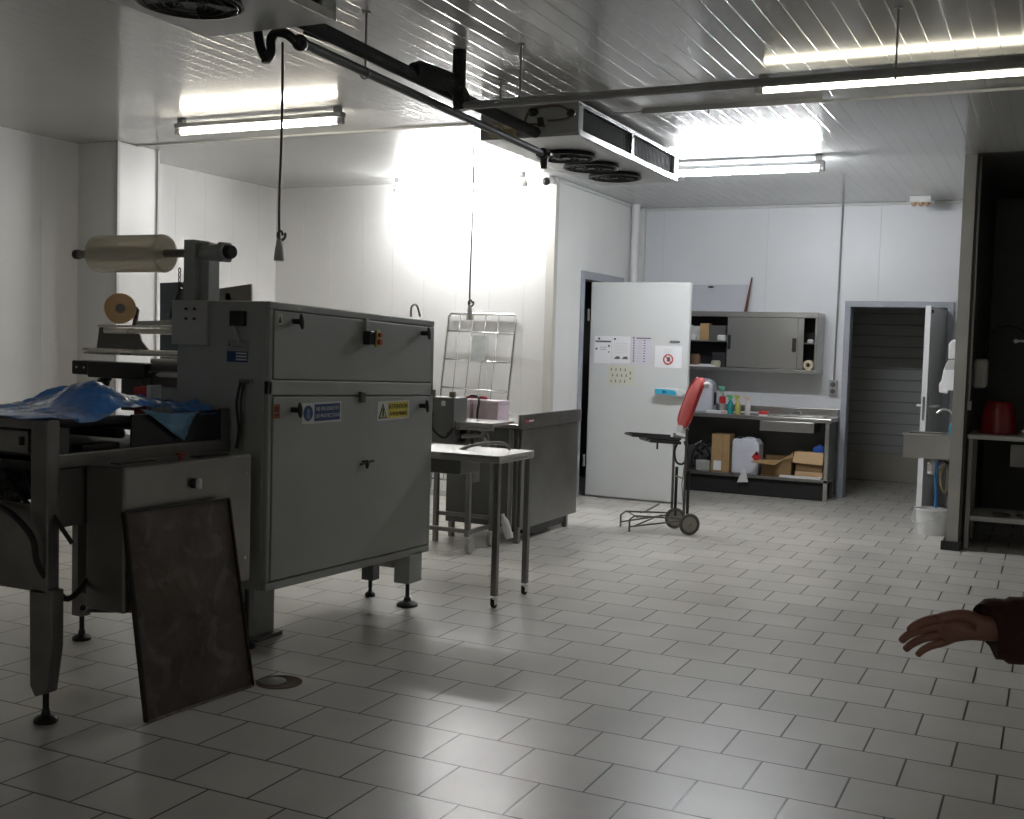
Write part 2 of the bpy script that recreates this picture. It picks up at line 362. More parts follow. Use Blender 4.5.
lamp('B', -3.0, -1.70, 9.06, 'brightest tube lamp, right of the rear cooling unit')
lamp('E', -1.4, 0, -3.6, 'added fill lamp, an unseen tube behind the photographer')  # added unseen lamp, brightens the surfaces that face the camera
lamp('D', -5.75, -4.36, 9.28, 'overexposed tube lamp close to the rear wall above the wire rack')

# ================================================================== COOLING UNITS
def cooler(loc, label):
    t = thing('cooling_unit', label, 'cooling unit', loc, group='ceiling cooling units')
    X, Y, Z = loc; x0, x1, y0, y1, z0, z1 = X-.34, X+.34, Y, Y+2.05, 2.8, 3.0
    G().box(x0, x1, y0, y1, z0, z0+.02).box(x0, x0+.02, y0, y1, z0+.02, z1).box(x0, x1, y0, y0+.02, z0+.02, z1).box(x0, x1, y1-.02, y1, z0+.02, z1).box(x0, x1, y0, y1, z1, z1+.012).box(x1-.02, x1, y0+.02, y0+.08, z0+.02, z1).box(x1-.02, x1, y1-.1, y1-.02, z0+.02, z1).box(x0+.05, x0+.09, y0+.1, y0+.14, z1, ZC).box(x1-.09, x1-.05, y0+.1, y0+.14, z1, ZC).box(x0+.05, x0+.09, y1-.2, y1-.16, z1, ZC).box(x1-.09, x1-.05, y1-.2, y1-.16, z1, ZC).build('casing', M_evap, t, bevel=.004)
    g = G()
    for k in range(60):
        yy = y0+.09+k*(y1-y0-.2)/60; g.box(x1-.05, x1-.025, yy, yy+.004, z0+.045, z1-.02)
    g.box(x1-.09, x1-.05, y0+.08, y1-.1, z0+.04, z1-.01)
    g.build('coil_fins', mat('coil', (.05, .05, .05), .6), t)
    G().box(x1-.012, x1+.004, y0+.02, y1-.02, z0+.0, z0+.038).box(x1-.012, x1+.004, y0+.02, y1-.02, z1-.018, z1).box(x1-.015, x1, y0+.98, y0+1.02, z0+.03, z1).build('coil_frame', M_chrome, t, bevel=.002)
    for k, yy in enumerate((.62, 1.08, 1.56)):
        c = (X+.0, y0+yy, z0)
        r = G().lathe([(.19, 0), (.205, -.03), (.195, -.032), (.18, 0)], c, 32).build('fan_guard', M_black, t)
        g = G()
        for q in (.06, .10, .14, .18): g.tube([(c[0]+q*math.cos(a), c[1]+q*math.sin(a), z0-.034) for a in [2*PI*i/28 for i in range(28)]], .0022, 5, closed=True)
        for i in range(6): a = i*PI/3; g.cyl((c[0]+.03*math.cos(a), c[1]+.03*math.sin(a), z0-.034), (c[0]+.195*math.cos(a), c[1]+.195*math.sin(a), z0-.03), .0022, n=5)
        g.build('wire_rings', M_black, r)
        g = G().cyl((c[0], c[1], z0-.03), (c[0], c[1], z0-.002), .045)
        for i in range(5):
            g.prism([(.04, -.02, -.015), (.17, -.07, -.022), (.18, .03, -.012), (.04, .02, -.008)], (0, 0, .004), T(Vector(c)) @ R(i*2*PI/5, 'Z'))
        g.build('fan', M_paintd, r)
        G().cyl((c[0], c[1], z0-.002), (c[0], c[1], z0-.0005), .18).build('fan_opening', M_rubber, r)
    return t
cB = cooler((-3.075, 6.55, 2.8), 'rear cooling unit under the ceiling with three black fans in its underside')
cA = dup(cB, (-3.08, 1.90, 2.8), 'nearer cooling unit at the top edge above the left lamp, one fan showing')
# extra pipework on the front of the rear unit
v = thing('refrigerant_valve', 'small copper and black valve assembly on the end of the rear cooling unit', 'valve', (-2.9, 6.5, 2.85))
y = 6.47
G().tube([aY(525, 122, y), aY(530, 110, y), aY(545, 107, y), aY(560, 106, y), aY(572, 113, y), aY(566, 119, y), aY(548, 121, y)], .008, smoothpts=4).tube([aY(520, 128, y), aY(532, 124, y), aY(545, 126, y)], .007, smoothpts=4).build('copper_pipe', mat('copper_dull', (.16, .12, .09), .45, .6), v)
G().sph(aY(533, 112, y), .035, (1, .8, .8)).build('valve_body', M_black, v)
G().sph(aY(571, 113, y), .028).build('valve_knob', M_black, v)
G().cyl(aY(540, 118, y), aY(541, 126, y), .02).build('valve_nut', M_black, v)
G().tube([aY(540, 120, y+.07), aY(541, 121, y)], .006).build('bracket', M_black, v)
G().box(-3.34, -3.15, 6.42, 6.54, 2.86, 2.875, ).box(-3.34, -3.15, 6.535, 6.549, 2.81, 2.875).build('shelf_board', mat('board_beige', (.5, .42, .28), .6, noise_amt=.05), bevel=.002, label='beige strip of board fixed to the end of the rear cooling unit', cat='board')
# pipes
pp = thing('drain_pipe', 'dark drain pipe running under the ceiling from the near cooling unit to the rear one', 'pipe', (-3.01, 5.3, 2.7))
tr = [aY(257, 24, 3.98), aY(260, 45, 3.98), aY(266, 58, 3.98), aY(271, 52, 3.98), aY(271, 40, 3.99), aY(276, 33, 4.0), aY(286, 34, 4.0), aY(296, 42, 4.02)]
G().tube(tr, .021, smoothpts=5).build('trap', M_black, pp)
G().cyl(aY(265.5, 52, 3.98), aY(266, 63, 3.98), .019).build('trap_cap', M_black, pp, bevel=.003)
G().sph(aY(300, 43, 4.04), .036).build('elbow', M_black, pp)
G().tube([(-3.01, 4.04, 2.775), (-3.01, 6.62, 2.715)], .022, 14).build('tube', mat('pipe_dark', (.075, .078, .082), .5, noise_amt=.1), pp)
G().cyl((-3.01, 6.66, 2.725), (-3.01, 6.66, 2.62), .03, .022).cyl((-3.01, 6.62, 2.715), (-3.01, 6.70, 2.715), .034).box(-3.06, -2.96, 6.64, 6.68, 2.70, 2.72).build('end_trap', M_black, pp, bevel=.003)
for px, py, yb in ((366, 12, 2.76), (496, 80, 2.75)):
    p = aZ(px, py, ZC); G().cyl((-3.01, p.y, yb), (-3.01, p.y, ZC), .005, n=8).tube([(-3.01+.026*math.cos(a), p.y, yb-.005+.026*math.sin(a)) for a in [i*PI/6 for i in range(12)]], .004, 6, closed=True).cyl((-3.01, p.y, ZC-.006), (-3.01, p.y, ZC), .02).build('hanger_rod', M_pipeg, pp)
ip = thing('insulated_pipe', 'thick black insulated refrigerant pipe running beside the drain pipe', 'pipe', (-2.98, 5, 2.8))
pts = [(-2.99, 3.96, 2.86), (-2.99, 4.15, 2.855), (-3.0, 5.0, 2.84), (-3.0, 5.6, 2.83), (-3.0, 6.5, 2.82)]
G().tube(pts, .034, 12, smoothpts=6).build('tube', M_insul, ip)
G().tube([(-3.0, 5.0, 2.86), (-2.97, 5.2, 2.86), (-2.95, 5.33, 2.86), (-2.93, 5.40, 2.80), (-2.92, 5.42, 2.74)], [.045, .05, .045, .045, .04], 12, smoothpts=5).build('branch', M_insul, ip)
G().tube([(-2.92, 5.36, 2.73), (-2.93, 5.36, 2.85), (-2.92, 5.34, ZC)], .036, 12, smoothpts=4).build('riser', M_insul, ip)
G().tube([(-3.0, 5.03, 2.87), (-2.99, 5.04, 2.91), (-2.94, 5.33, 2.905)], .011, 8, smoothpts=3).build('thin_link', M_black, ip)
G().tube([(-3.16, 4.30, 2.9), (-3.1, 4.36, 2.88), (-3.01, 4.5, 2.86)], .02, 8, smoothpts=4).build('side_branch', M_insul, ip)
hp = thing('suspended_pipe', 'long straight grey pipe hung across the room below the ceiling', 'pipe', (-1, 5.34, 2.75))
G().cyl((-2.95, 5.36, 2.75), (1.2, 5.31, 2.757), .021, n=14).build('tube', M_pipeg, hp)
for x in (-2.56, -.71, .9): G().cyl((x, 5.34, 2.76), (x, 5.34, ZC), .0045, n=8).tube([(x, 5.34+.025*math.cos(a), 2.75+.025*math.sin(a)) for a in [i*PI/6 for i in range(12)]], .004, 6, closed=True).cyl((x, 5.34, ZC-.006), (x, 5.34, ZC), .018).build('hanger_rod', M_pipeg, hp)
cc = thing('ceiling_conduit', 'thin pale cable trunking along the ceiling in front of the rear lamp', 'conduit', (-1, 7.06, 3))
G().box(-2.5, -1.36, 7.04, 7.075, ZC-.03, ZC).build('trunking', M_evap, cc, bevel=.003)
G().cyl((-1.36, 7.06, ZC-.02), (1.2, 7.06, ZC-.02), .009, n=8).build('tube', M_trim, cc)
G().cyl((-2.5, 7.06, ZC-.012), (-2.72, 7.06, ZC-.012), .006, n=8).cyl((-2.06, 7.06, ZC-.05), (-2.06, 7.06, ZC), .006, n=6).build('clip', M_trim, cc)
G().tube([(-4.17, 11.68, 0.0), (-4.17, 11.68, ZC)], .045, 18).build('white_downpipe', M_white, label='white vertical waste pipe in the rear left corner above the open door', cat='pipe')
# emergency light, small camera
p = aZ(921, 196, ZC)
el = thing('emergency_light', 'small white twin spot emergency light under the ceiling at the back', 'emergency light', (p.x, p.y, ZC-.1))
G().box(p.x-.1, p.x+.1, p.y-.05, p.y+.05, ZC-.06, ZC).build('case', M_white, el, bevel=.01)
for s in (-.06, .005, .06): G().sph((p.x+s, p.y-.03, ZC-.075), .028).build('spot', mat('spot_orange', (.55, .35, .22), .3), el)
G().box(p.x-.13, p.x+.13, p.y-.06, p.y+.02, ZC-.065, ZC-.055).build('rim', M_white, el, bevel=.003)
p = aY(546, 182, 9.5)
cw = thing('wall_camera', 'tiny white dome camera with a black eye high on the wall corner', 'camera', (p.x, 9.62, p.z))
G().cyl((p.x, 9.62, p.z+.03), (p.x, 9.5, p.z+.03), .04).box(p.x-.03, p.x+.06, 9.58, 9.65, p.z+.02, p.z+.06).build('case', M_white, cw, bevel=.006)
G().sph((p.x, 9.5, p.z+.005), .038).build('lens', M_black, cw)

# hanging power leads
def lead(p, z0, label, zt=ZC):
    t = thing('hanging_power_lead', label, 'power lead', (p[0], p[1], z0), group='power leads hanging from the ceiling')
    x, y = p
    g = G().tube([(x, y, zt), (x+.004, y, zt-.4), (x-.004, y, z0+.3), (x, y, z0+.12)], .007, 8, smoothpts=5)
    g.build('cable', M_cable, t)
    G().tube([(x+.02*math.cos(a), y+.004*a, z0+.13+.024*math.sin(a)) for a in [i*PI/5 for i in range(12)]], .007, 7).build('knot', M_cable, t)
    G().lathe([(0, .11), (.012, .108), (.016, .09), (.022, .06), (.028, .0), (.024, -.005), (0, -.004)], (x, y, z0), 16, ).build('socket', mat('socket_grey', (.38, .38, .36), .45), t)
    return t
p = aY(279, 260, 4.9); l1 = lead((p.x, p.y), p.z-.0, 'power lead with a grey socket hanging above the grey machine')
p = aY(469.5, 317, 8.0); l2 = lead((p.x, p.y), p.z-.02, 'power lead hanging in front of the bright wall down to the wire rack')

# ================================================================== WRAPPING MACHINE
wm = thing('wrapping_machine', 'large grey film wrapping machine with two wide doors and warning signs', 'wrapping machine', (-3.47, 4.9, 0))
xf, y0, y1, zb, zt = -3.2, 4.14, 5.64, .315, 1.64
g = G().box(-3.74, xf-.03, y0, y1, zb, zt)
g.box(xf-.03, xf, y0, y1, zt-.035, zt).box(xf-.03, xf, y0, y1, zb, zb+.04).box(xf-.03, xf, y0, y1, 1.215, 1.285)
g.box(xf-.03, xf, y0, y0+.025, zb+.04, zt-.035).box(xf-.03, xf, y1-.03, y1, zb+.04, zt-.035)
SH_ = Matrix.Identity(4); SH_[2][1] = -.028; SH_[2][3] = .028*4.9
g.xf(SH_).build('cabinet_body', M_paint, wm, bevel=.006)
ud = G().box(xf-.028, xf+.004, y0+.03, y1-.036, 1.29, zt-.04).xf(SH_).build('upper_door', M_paint, wm, bevel=.003)
ld = G().box(xf-.028, xf+.004, y0+.03, y1-.036, zb+.046, 1.208).xf(SH_).build('lower_door', M_paint, wm, bevel=.003)
def tknob(y, z, par, tilt=0):
    G().cyl((xf+.004, y-.0, z), (xf+.045, y, z), .013, n=12).sph((xf+.05, y, z), .03, (.35, .45, 1.25), M=R(tilt, 'X')).build('door_knob', M_black, par)
tknob(4.31, 1.575, ud, .15); tknob(5.49, 1.545, ud, .25); tknob(4.31, 1.165, ld, .1); tknob(5.49, 1.14, ld, .2)
G().cyl((xf+.004, 4.92, .87), (xf+.03, 4.92, .87), .01, n=10).beam((xf+.03, 4.86, .865), (xf+.03, 4.98, .875), .01, .01).sph((xf+.03, 4.92, .86), .02, (.5, .5, 1.2)).build('centre_catch', M_black, ld)
G().box(xf, xf+.02, 4.87, 4.91, 1.18, 1.235).build('hinge', M_paintd, wm, bevel=.003)
# safety switch on the upper door
ss = G().box(xf+.004, xf+.05, 4.895, 4.945, 1.475, 1.545).build('safety_switch', M_black, ud, bevel=.005)
G().box(xf+.004, xf+.02, 4.90, 4.93, 1.545, 1.61).build('bracket', M_paint2, ss, bevel=.003)
G().box(xf+.04, xf+.055, 4.945, 4.985, 1.465, 1.55).build('yellow_plate', mat('switch_yellow', (.4, .33, .05), .5), ss, bevel=.003)
G().cyl((xf+.055, 4.965, 1.49), (xf+.07, 4.965, 1.49), .014).cyl((xf+.055, 4.965, 1.525), (xf+.07, 4.965, 1.525), .011).build('red_button', mat('button_red', (.4, .05, .02), .4), ss)
# signs
def plate(name, y0_, y1_, z0_, z1_, m, par, x=None, label=None):
    xx = xf+.0045 if x is None else x
    return G().box(xx, xx+.0015, y0_, y1_, z0_, z1_).build(name, m, par, label=label)
M_sw = mat('sign_white', (.62, .63, .62), .5); M_sb = mat('sign_blue', (.008, .045, .16), .5); M_sy = mat('sign_yellow', (.62, .53, .06), .5); M_sk = mat('sign_black', (.03, .028, .01), .5)
bs = plate('mandatory_sign', 4.385, 4.71, 1.092, 1.192, M_sw, ld, label='blue and white mandatory sign')
G().box(xf+.006, xf+.007, 4.485, 4.698, 1.102, 1.184).cyl((xf+.006, 4.433, 1.143), (xf+.0072, 4.433, 1.143), .037, n=28).build('blue_field', M_sb, bs)
G().text('NE PAS ENLEVER', .026, T((xf+.0078, 4.592, 1.160)) @ FX).text('LES PROTECTIONS', .0245, T((xf+.0078, 4.592, 1.126)) @ FX).build('lettering', M_sw, bs)
G().cyl((xf+.0072, 4.433, 1.152), (xf+.0078, 4.433, 1.152), .014, n=16).box(xf+.0072, xf+.0078, 4.418, 4.448, 1.118, 1.137).build('pictogram', mat('picto_grey', (.12, .2, .32), .5), bs)
ys = plate('warning_sign', 5.045, 5.365, 1.075, 1.178, M_sw, ld, label='yellow and white warning sign')
G().box(xf+.006, xf+.007, 5.15, 5.355, 1.086, 1.170).build('yellow_field', M_sy, ys)
G().prism([(xf+.006, 5.055, 1.088), (xf+.006, 5.14, 1.088), (xf+.006, 5.0975, 1.168)], (.001, 0, 0)).build('triangle', M_sk, ys)
G().prism([(xf+.0072, 5.068, 1.094), (xf+.0072, 5.127, 1.094), (xf+.0072, 5.0975, 1.152)], (.0006, 0, 0)).build('triangle_field', mat('tri_cream', (.55, .5, .25), .5), ys)
G().prism([(xf+.008, 5.091, 1.098), (xf+.008, 5.104, 1.098), (xf+.008, 5.104, 1.14), (xf+.008, 5.091, 1.14)], (.0006, 0, 0)).build('exclamation', M_sk, ys)
G().text('ATTENTION', .034, T((xf+.0078, 5.252, 1.146)) @ FX).text('A VOS MAINS', .029, T((xf+.0078, 5.252, 1.107)) @ FX).build('lettering', M_sk, ys)
q = plate('hand_label', 4.185, 4.225, 1.545, 1.605, mat('label_cream', (.5, .48, .38), .6), ud, label='small cream pictogram label')
G().prism([(xf+.006, 4.192, 1.565), (xf+.006, 4.218, 1.565), (xf+.006, 4.205, 1.596)], (.001, 0, 0)).box(xf+.006, xf+.007, 4.192, 4.218, 1.552, 1.556).build('pictogram', M_sk, q)
q = plate('orange_label', 4.17, 4.215, 1.13, 1.195, mat('label_orange', (.36, .09, .015), .6), ld, label='small orange label')
G().box(xf+.006, xf+.007, 4.178, 4.207, 1.16, 1.185).box(xf+.006, xf+.007, 4.178, 4.207, 1.14, 1.152).build('print', mat('label_dk', (.12, .02, .01), .6), q)
# end face (towards the camera)
q = G().box(-3.41, -3.33, 4.11, 4.142, 1.545, 1.615).build('black_socket', M_black, wm, bevel=.006)
G().beam((-3.39, 4.125, 1.55), (-3.355, 4.125, 1.47), .022, .01).build('socket_lead', M_paint2, wm)
q = G().box(-3.44, -3.318, 4.136, 4.14, 1.38, 1.487).build('maker_plate', mat('plate_lt', (.30, .30, .28), .5), wm, label='maker plate with white and blue halves')
G().box(-3.438, -3.32, 4.1345, 4.136, 1.382, 1.43).build('blue_field', M_sb, q)
g = G()
for k in range(3): g.box(-3.385, -3.324, 4.1335, 4.1345, 1.39+k*.014, 1.397+k*.014)
g.build('white_lines', M_sw, q)
G().cyl((-3.425, 4.136, 1.462), (-3.425, 4.134, 1.462), .006, n=12).box(-3.41, -3.33, 4.1345, 4.136, 1.47, 1.473).box(-3.41, -3.35, 4.1345, 4.136, 1.45, 1.453).build('print', M_ink, q)
mp_ = G().box(-3.755, -3.545, 4.118, 4.14, 1.452, 1.66).build('mounting_plate', M_paint2, wm, bevel=.003)
for xx in (-3.665, -3.615):
    for zz in (1.575, 1.62): G().cyl((xx, 4.118, zz), (xx, 4.110, zz), .007, n=6).build('bolt', M_black, mp_)
G().box(-3.715, -3.65, 4.15, 4.26, 1.64, 1.945).box(-3.65, -3.60, 4.19, 4.27, 1.64, 1.935).build('shaft_bracket', M_paint, wm, bevel=.004)
mo = G().tube([(-3.64, 4.2, 1.885), (-3.50, 4.17, 1.885)], [.035, .04], 16).tube([(-3.50, 4.17, 1.885), (-3.475, 4.165, 1.885), (-3.46, 4.16, 1.885)], [.052, .052, .04], 6).build('shaft_motor', M_paint, wm, bevel=.003)
G().cyl((-3.46, 4.16, 1.885), (-3.43, 4.155, 1.885), .036, .03, n=12).build('motor_cap', M_black, mo, bevel=.003)
sh = G().cyl((-4.44, 4.2, 1.885), (-3.66, 4.2, 1.885), .020).build('film_shaft', M_steeld, wm)
G().cyl((-4.46, 4.2, 1.885), (-4.43, 4.2, 1.885), .024).cyl((-3.72, 4.2, 1.885), (-3.69, 4.2, 1.885), .04).build('collar', M_black, sh, bevel=.002)
G().cyl((-4.31, 4.2, 1.885), (-3.87, 4.2, 1.885), .091, n=40).build('film_roll', mat('film_beige', (1, .93, .75), .25, trans=.45, noise_amt=.03, stretch=(1, 20, 20), coat=.6), bevel=.012, seg=3, label='large roll of clear beige wrapping film on the shaft above the machine', cat='film roll')
g = G()
for k in range(7): g.tube([(-3.72+.007*math.cos(a), 4.13, 1.80-k*.022+.011*math.sin(a)) for a in [i*PI/4 for i in range(8)]], .0025, 5, closed=True)
g.build('chain', M_black, wm)
G().tube([aY(181, 288, 4.3), aY(176, 302, 4.3), aY(171, 317, 4.3)], .010, 8, smoothpts=3).build('arm_strut', M_black, wm)
# cables on the end face
q = G().box(-3.36, -3.29, 4.12, 4.14, 1.285, 1.305).build('cable_glands', M_steeld, wm, bevel=.004)
G().tube([(-3.345, 4.12, 1.29), (-3.35, 4.10, 1.2), (-3.335, 4.10, 1.08), (-3.34, 4.09, .99)], .007, 8, smoothpts=5).tube([(-3.325, 4.12, 1.29), (-3.325, 4.10, 1.2), (-3.32, 4.10, 1.1), (-3.335, 4.09, .99)], .006, 8, smoothpts=5).build('cables', M_cable, q)
# hook on top
G().tube([(-3.24, 5.44, 1.635), (-3.24, 5.445, 1.69), (-3.24, 5.50, 1.70), (-3.24, 5.54, 1.64)], .006, 8, smoothpts=5).build('top_hook', M_steeld, wm)
# legs
G().box(-3.62, -3.50, 4.44, 4.46, .02, zb).box(-3.515, -3.50, 4.46, 4.60, .02, zb).build('leg', M_paint, wm, bevel=.003)
G().box(-3.60, -3.46, 4.42, 4.62, .0, .02).build('foot_plate', M_steeld, wm, bevel=.003)
def level_foot(x, y, zs, par, r=.055):
    G().cyl((x, y, .05), (x, y, zs), .012).lathe([(r, 0), (r, .014), (r*.8, .022), (r*.4, .03), (r*.3, .05), (0, .051)], (x, y, 0)).build('levelling_foot', M_black, par)
lg = G().box(-3.30, -3.20, 5.42, 5.56, .14, zb).build('leg', M_paint, wm, bevel=.004)
level_foot(-3.25, 5.49, .15, wm, .06)
lg2 = G().box(-3.60, -3.52, 5.55, 5.62, .1, zb).build('leg', M_paintd, wm, bevel=.003)
level_foot(-3.56, 5.585, .11, wm, .03)
level_foot(-3.46, 4.33, .30, wm, .045)
G().box(-3.46, -3.31, 5.43, 5.45, .22, zb).build('brace_plate', M_paint2, wm, bevel=.003)
# roller unit that sticks out of the cabinet to the left
y = 4.22
def rl(px0, py0, px1, py1, r, m=M_chrome, par=wm, name='roller', yy=y):
    a = aY(px0, py0, yy); b = aY(px1, py1, yy); b = Vector((-3.735, b.y, b.z)); return G().cyl(a, b, r, n=16).build(name, m, par, bevel=.002)
M_roll = mat('roller_steel', (.95, .92, .86), .28, .9, noise_amt=.05)
rl(105, 330.5, 174, 331.5, .014, M_roll); rl(84, 350.5, 175, 354, .015, M_roll); rl(98, 326, 175, 326.5, .006, M_roll)
rl(152, 361, 175, 361.5, .013, M_roll); rl(157, 374.5, 175, 375, .012, M_roll); rl(152, 368, 175, 368, .017, M_paintd)
pl = [aY(*q, 4.3) for q in ((99, 327), (138, 330), (141, 341), (149, 351), (96, 351))]
G().prism(pl, (0, .012, 0)).build('side_plate', mat('plate_olive', (.16, .16, .15), .35, .5), wm, bevel=.002)
G().prism([aY(*q, 4.36) for q in ((136, 321), (175, 320), (175, 328), (136, 327))], (0, .01, 0)).build('rear_plate', M_paint2, wm, bevel=.002)
hd = G().box(*[f for f in (aY(79, 366, y).x, aY(98, 366, y).x)], y-.05, y+.05, aY(79, 374, y).z, aY(79, 360, y).z).box(aY(96, 366, y).x, aY(153, 366, y).x, y-.06, y+.08, aY(96, 377, y).z, aY(96, 361, y).z).build('print_head', M_black, wm, bevel=.008)
G().sph(aY(103, 383, y), .035, (1.1, .8, .8)).cyl(aY(106, 377, y), aY(101, 388, y), .03, .02).build('head_foot', M_black, hd)
G().box(aY(124, 380, y).x, aY(141, 380, y).x, y-.02, y+.05, 1.12, aY(124, 374, y).z).build('head_column', M_paintd, hd, bevel=.004)
G().sph(aY(146, 379, y), .045, (1, .7, 1)).cyl(aY(150, 372, y-.04), aY(150, 372, y-.07), .008).box(aY(140, 380, y).x, -3.74, y, y+.04, aY(140, 386, y).z, aY(140, 375, y).z).build('head_drive', M_paintd, hd)
for dx in (0, .05, .1): G().cyl((hd.location.x+aY(85, 366, y).x+dx, y-.05, aY(85, 367, y).z), (aY(85, 366, y).x+dx, y-.056, aY(85, 367, y).z), .005, n=8).build('screw', M_chrome, hd)
G().tube([aY(148, 379, y-.06), aY(151, 385, y-.06), aY(150, 392, y-.05)], .009, smoothpts=4).build('head_hose', M_cable, hd)
p = aY(120, 308.5, 4.35)
Mr = T(p) @ R(math.radians(48), 'Z') @ R(PI/2, 'X')
tp = thing('tape_roll', 'small amber tape reel standing on the roller unit left of the machine', 'tape reel', p-Vector((0, 0, .08)))
G().lathe([(.022, -.025), (.078, -.025), (.078, .025), (.022, .025)], n=36, M=Mr).build('tape', mat('tape_amber', (.75, .50, .24), .3, noise_amt=.05, coat=.3, trans=.3), tp, bevel=.004)
G().lathe([(.012, -.028), (.024, -.028), (.024, .028), (.012, .028)], n=24, M=Mr).build('core', M_steeld, tp)
G().cyl(p+Vector((0, .0, 0)), p+Vector((.03, .09, 0)), .012).cyl(p+Vector((.03, .09, 0)), p+Vector((.03, .07, -.09)), .012).build('reel_spindle', M_paintd, wm)
# panels standing behind the roller unit
gp = thing('guard_panel', 'grey and bluish guard panels standing up behind the wrapping machine', 'guard panel', (-4.4, 5.3, 0))
M_smoke = mat('smoked_panel', (.13, .155, .18), .25, noise_amt=.05)
G().prism([aY(*q, 5.3) for q in ((160, 283), (207, 281), (207, 460), (160, 460))], (0, .012, 0)).build('smoked_pane', M_smoke, gp)
G().prism([aY(*q, 5.25) for q in ((209, 290), (251, 284), (251, 330), (209, 330))], (0, .012, 0)).build('beige_pane', mat('pane_beige', (.33, .31, .27), .5), gp)
q0 = aY(165, 460, 5.3); q1 = aY(202, 460, 5.3)
G().box(q0.x, q0.x+.04, 5.29, 5.34, 0, q0.z+.01).box(q1.x-.04, q1.x, 5.29, 5.34, 0, q1.z+.01).box(q0.x, q1.x+.3, 5.29, 5.33, q0.z-.03, q0.z+.01).build('stand', M_paintd, gp, bevel=.003)
G().box(q1.x+.2, q1.x+.24, 5.25, 5.29, 0, 1.75).build('stand_post', M_paintd, gp, bevel=.003)

# ================================================================== INFEED CONVEYOR
ic = thing('infeed_conveyor', 'stainless infeed conveyor with a steel switch box at the near left', 'conveyor', (-3.8, 3.6, 0))
# end frame towards the camera
G().box(-3.485, -3.395, 3.07, 3.13, .50, 1.165).box(-4.30, -4.21, 3.07, 3.13, .50, 1.165).box(-4.21, -3.485, 3.07, 3.13, 1.125, 1.165).box(-4.21, -3.485, 3.09, 3.13, .50, .54).build('end_frame', M_steeld, ic, bevel=.006)
G().box(-4.21, -3.488, 3.075, 3.09, .53, .84).build('end_panel', M_steeld, ic, bevel=.003)
G().box(-4.21, -3.52, 3.085, 3.095, 1.03, 1.115).build('upper_panel', M_steeld, ic, bevel=.004)
G().box(-3.55, -3.535, 3.07, 3.086, 1.06, 1.095).build('latch', M_black, ic, bevel=.003)
G().box(-4.2, -3.5, 3.16, 3.17, .84, 1.03).build('cavity_back', M_black, ic)
g = G()
for k in range(4):
    a = Vector((-3.9+.1*k, 3.15, .95)); g.tube([a, a+Vector((.08, -.04, -.06)), a+Vector((.16, -.05, -.11)), a+Vector((.28, -.03, -.10-.05*k))], .009, 8, smoothpts=5)
g.sph((-3.6, 3.11, .86), .03).sph((-3.68, 3.12, .93), .028).cyl((-3.63, 3.1, .84), (-3.63, 3.1, .88), .02)
g.build('wiring', M_cable, ic)
G().tube([(-3.66, 3.05, .83), (-3.53, 3.03, .80), (-3.44, 3.04, .72), (-3.42, 3.05, .62), (-3.41, 3.12, .52), (-3.40, 3.2, .47), (-3.42, 3.4, .62), (-3.45, 3.6, .7)], .012, 8, smoothpts=6).build('thick_cable', M_cable, ic)
# legs
g = G().prism([(-3.49, 3.07, .52), (-3.37, 3.07, .52), (-3.37, 3.07, .30), (-3.40, 3.07, .12), (-3.46, 3.07, .10), (-3.485, 3.07, .14)], (0, .06, 0)).build('leg', M_steeld, ic, bevel=.006)
level_foot(-3.43, 3.1, .13, ic, .045)
G().box(-4.28, -4.2, 3.07, 3.13, .12, .52).build('leg', M_steeld, ic, bevel=.006)
level_foot(-4.24, 3.1, .13, ic, .045)
G().box(-4.26, -4.19, 4.0, 4.06, .12, 1.0).build('leg', M_steeld, ic, bevel=.006)
level_foot(-4.22, 4.03, .13, ic, .045)
# side rail, side panel and belt bed
for a_, b_2 in ((-3.44, -3.40), (-4.29, -4.25)): G().box(a_, b_2, 3.13, 4.12, .975, 1.03).build('side_rail', M_steeld, ic, bevel=.004)
G().box(-3.435, -3.415, 3.13, 3.36, .745, .972).build('side_panel', M_steeld, ic, bevel=.003)
G().box(-4.25, -3.44, 3.16, 4.12, .99, 1.01).build('bed', M_paintd, ic)
G().box(-4.05, -3.66, 3.18, 4.1, 1.09, 1.105).build('belt', M_rubber, ic, bevel=.004)
for k in range(3): G().cyl((-4.1, 3.25+.35*k, 1.075), (-3.55, 3.25+.35*k, 1.075), .022, n=14).build('roller', M_steeld, ic)
G().box(-3.62, -3.56, 3.2, 3.28, 1.01, 1.12).box(-3.52, -3.46, 3.3, 3.5, 1.01, 1.05).sph((-3.5, 3.24, 1.09), .025).build('belt_drive', M_black, ic, bevel=.004)
M_tint = mat('tinted_guard', (.02, .022, .025), .15, noise_amt=.05)
G().box(-3.425, -3.415, 3.52, 4.12, 1.03, 1.165).build('tinted_guard', M_tint, ic, bevel=.002)
G().box(-4.27, -4.26, 3.2, 4.12, 1.03, 1.165).build('tinted_guard', M_tint, ic, bevel=.002)
G().box(-3.43, -3.405, 4.07, 4.12, .98, 1.17).box(-3.44, -3.40, 3.13, 3.18, 1.03, 1.13).build('guard_post', M_paintd, ic, bevel=.003)
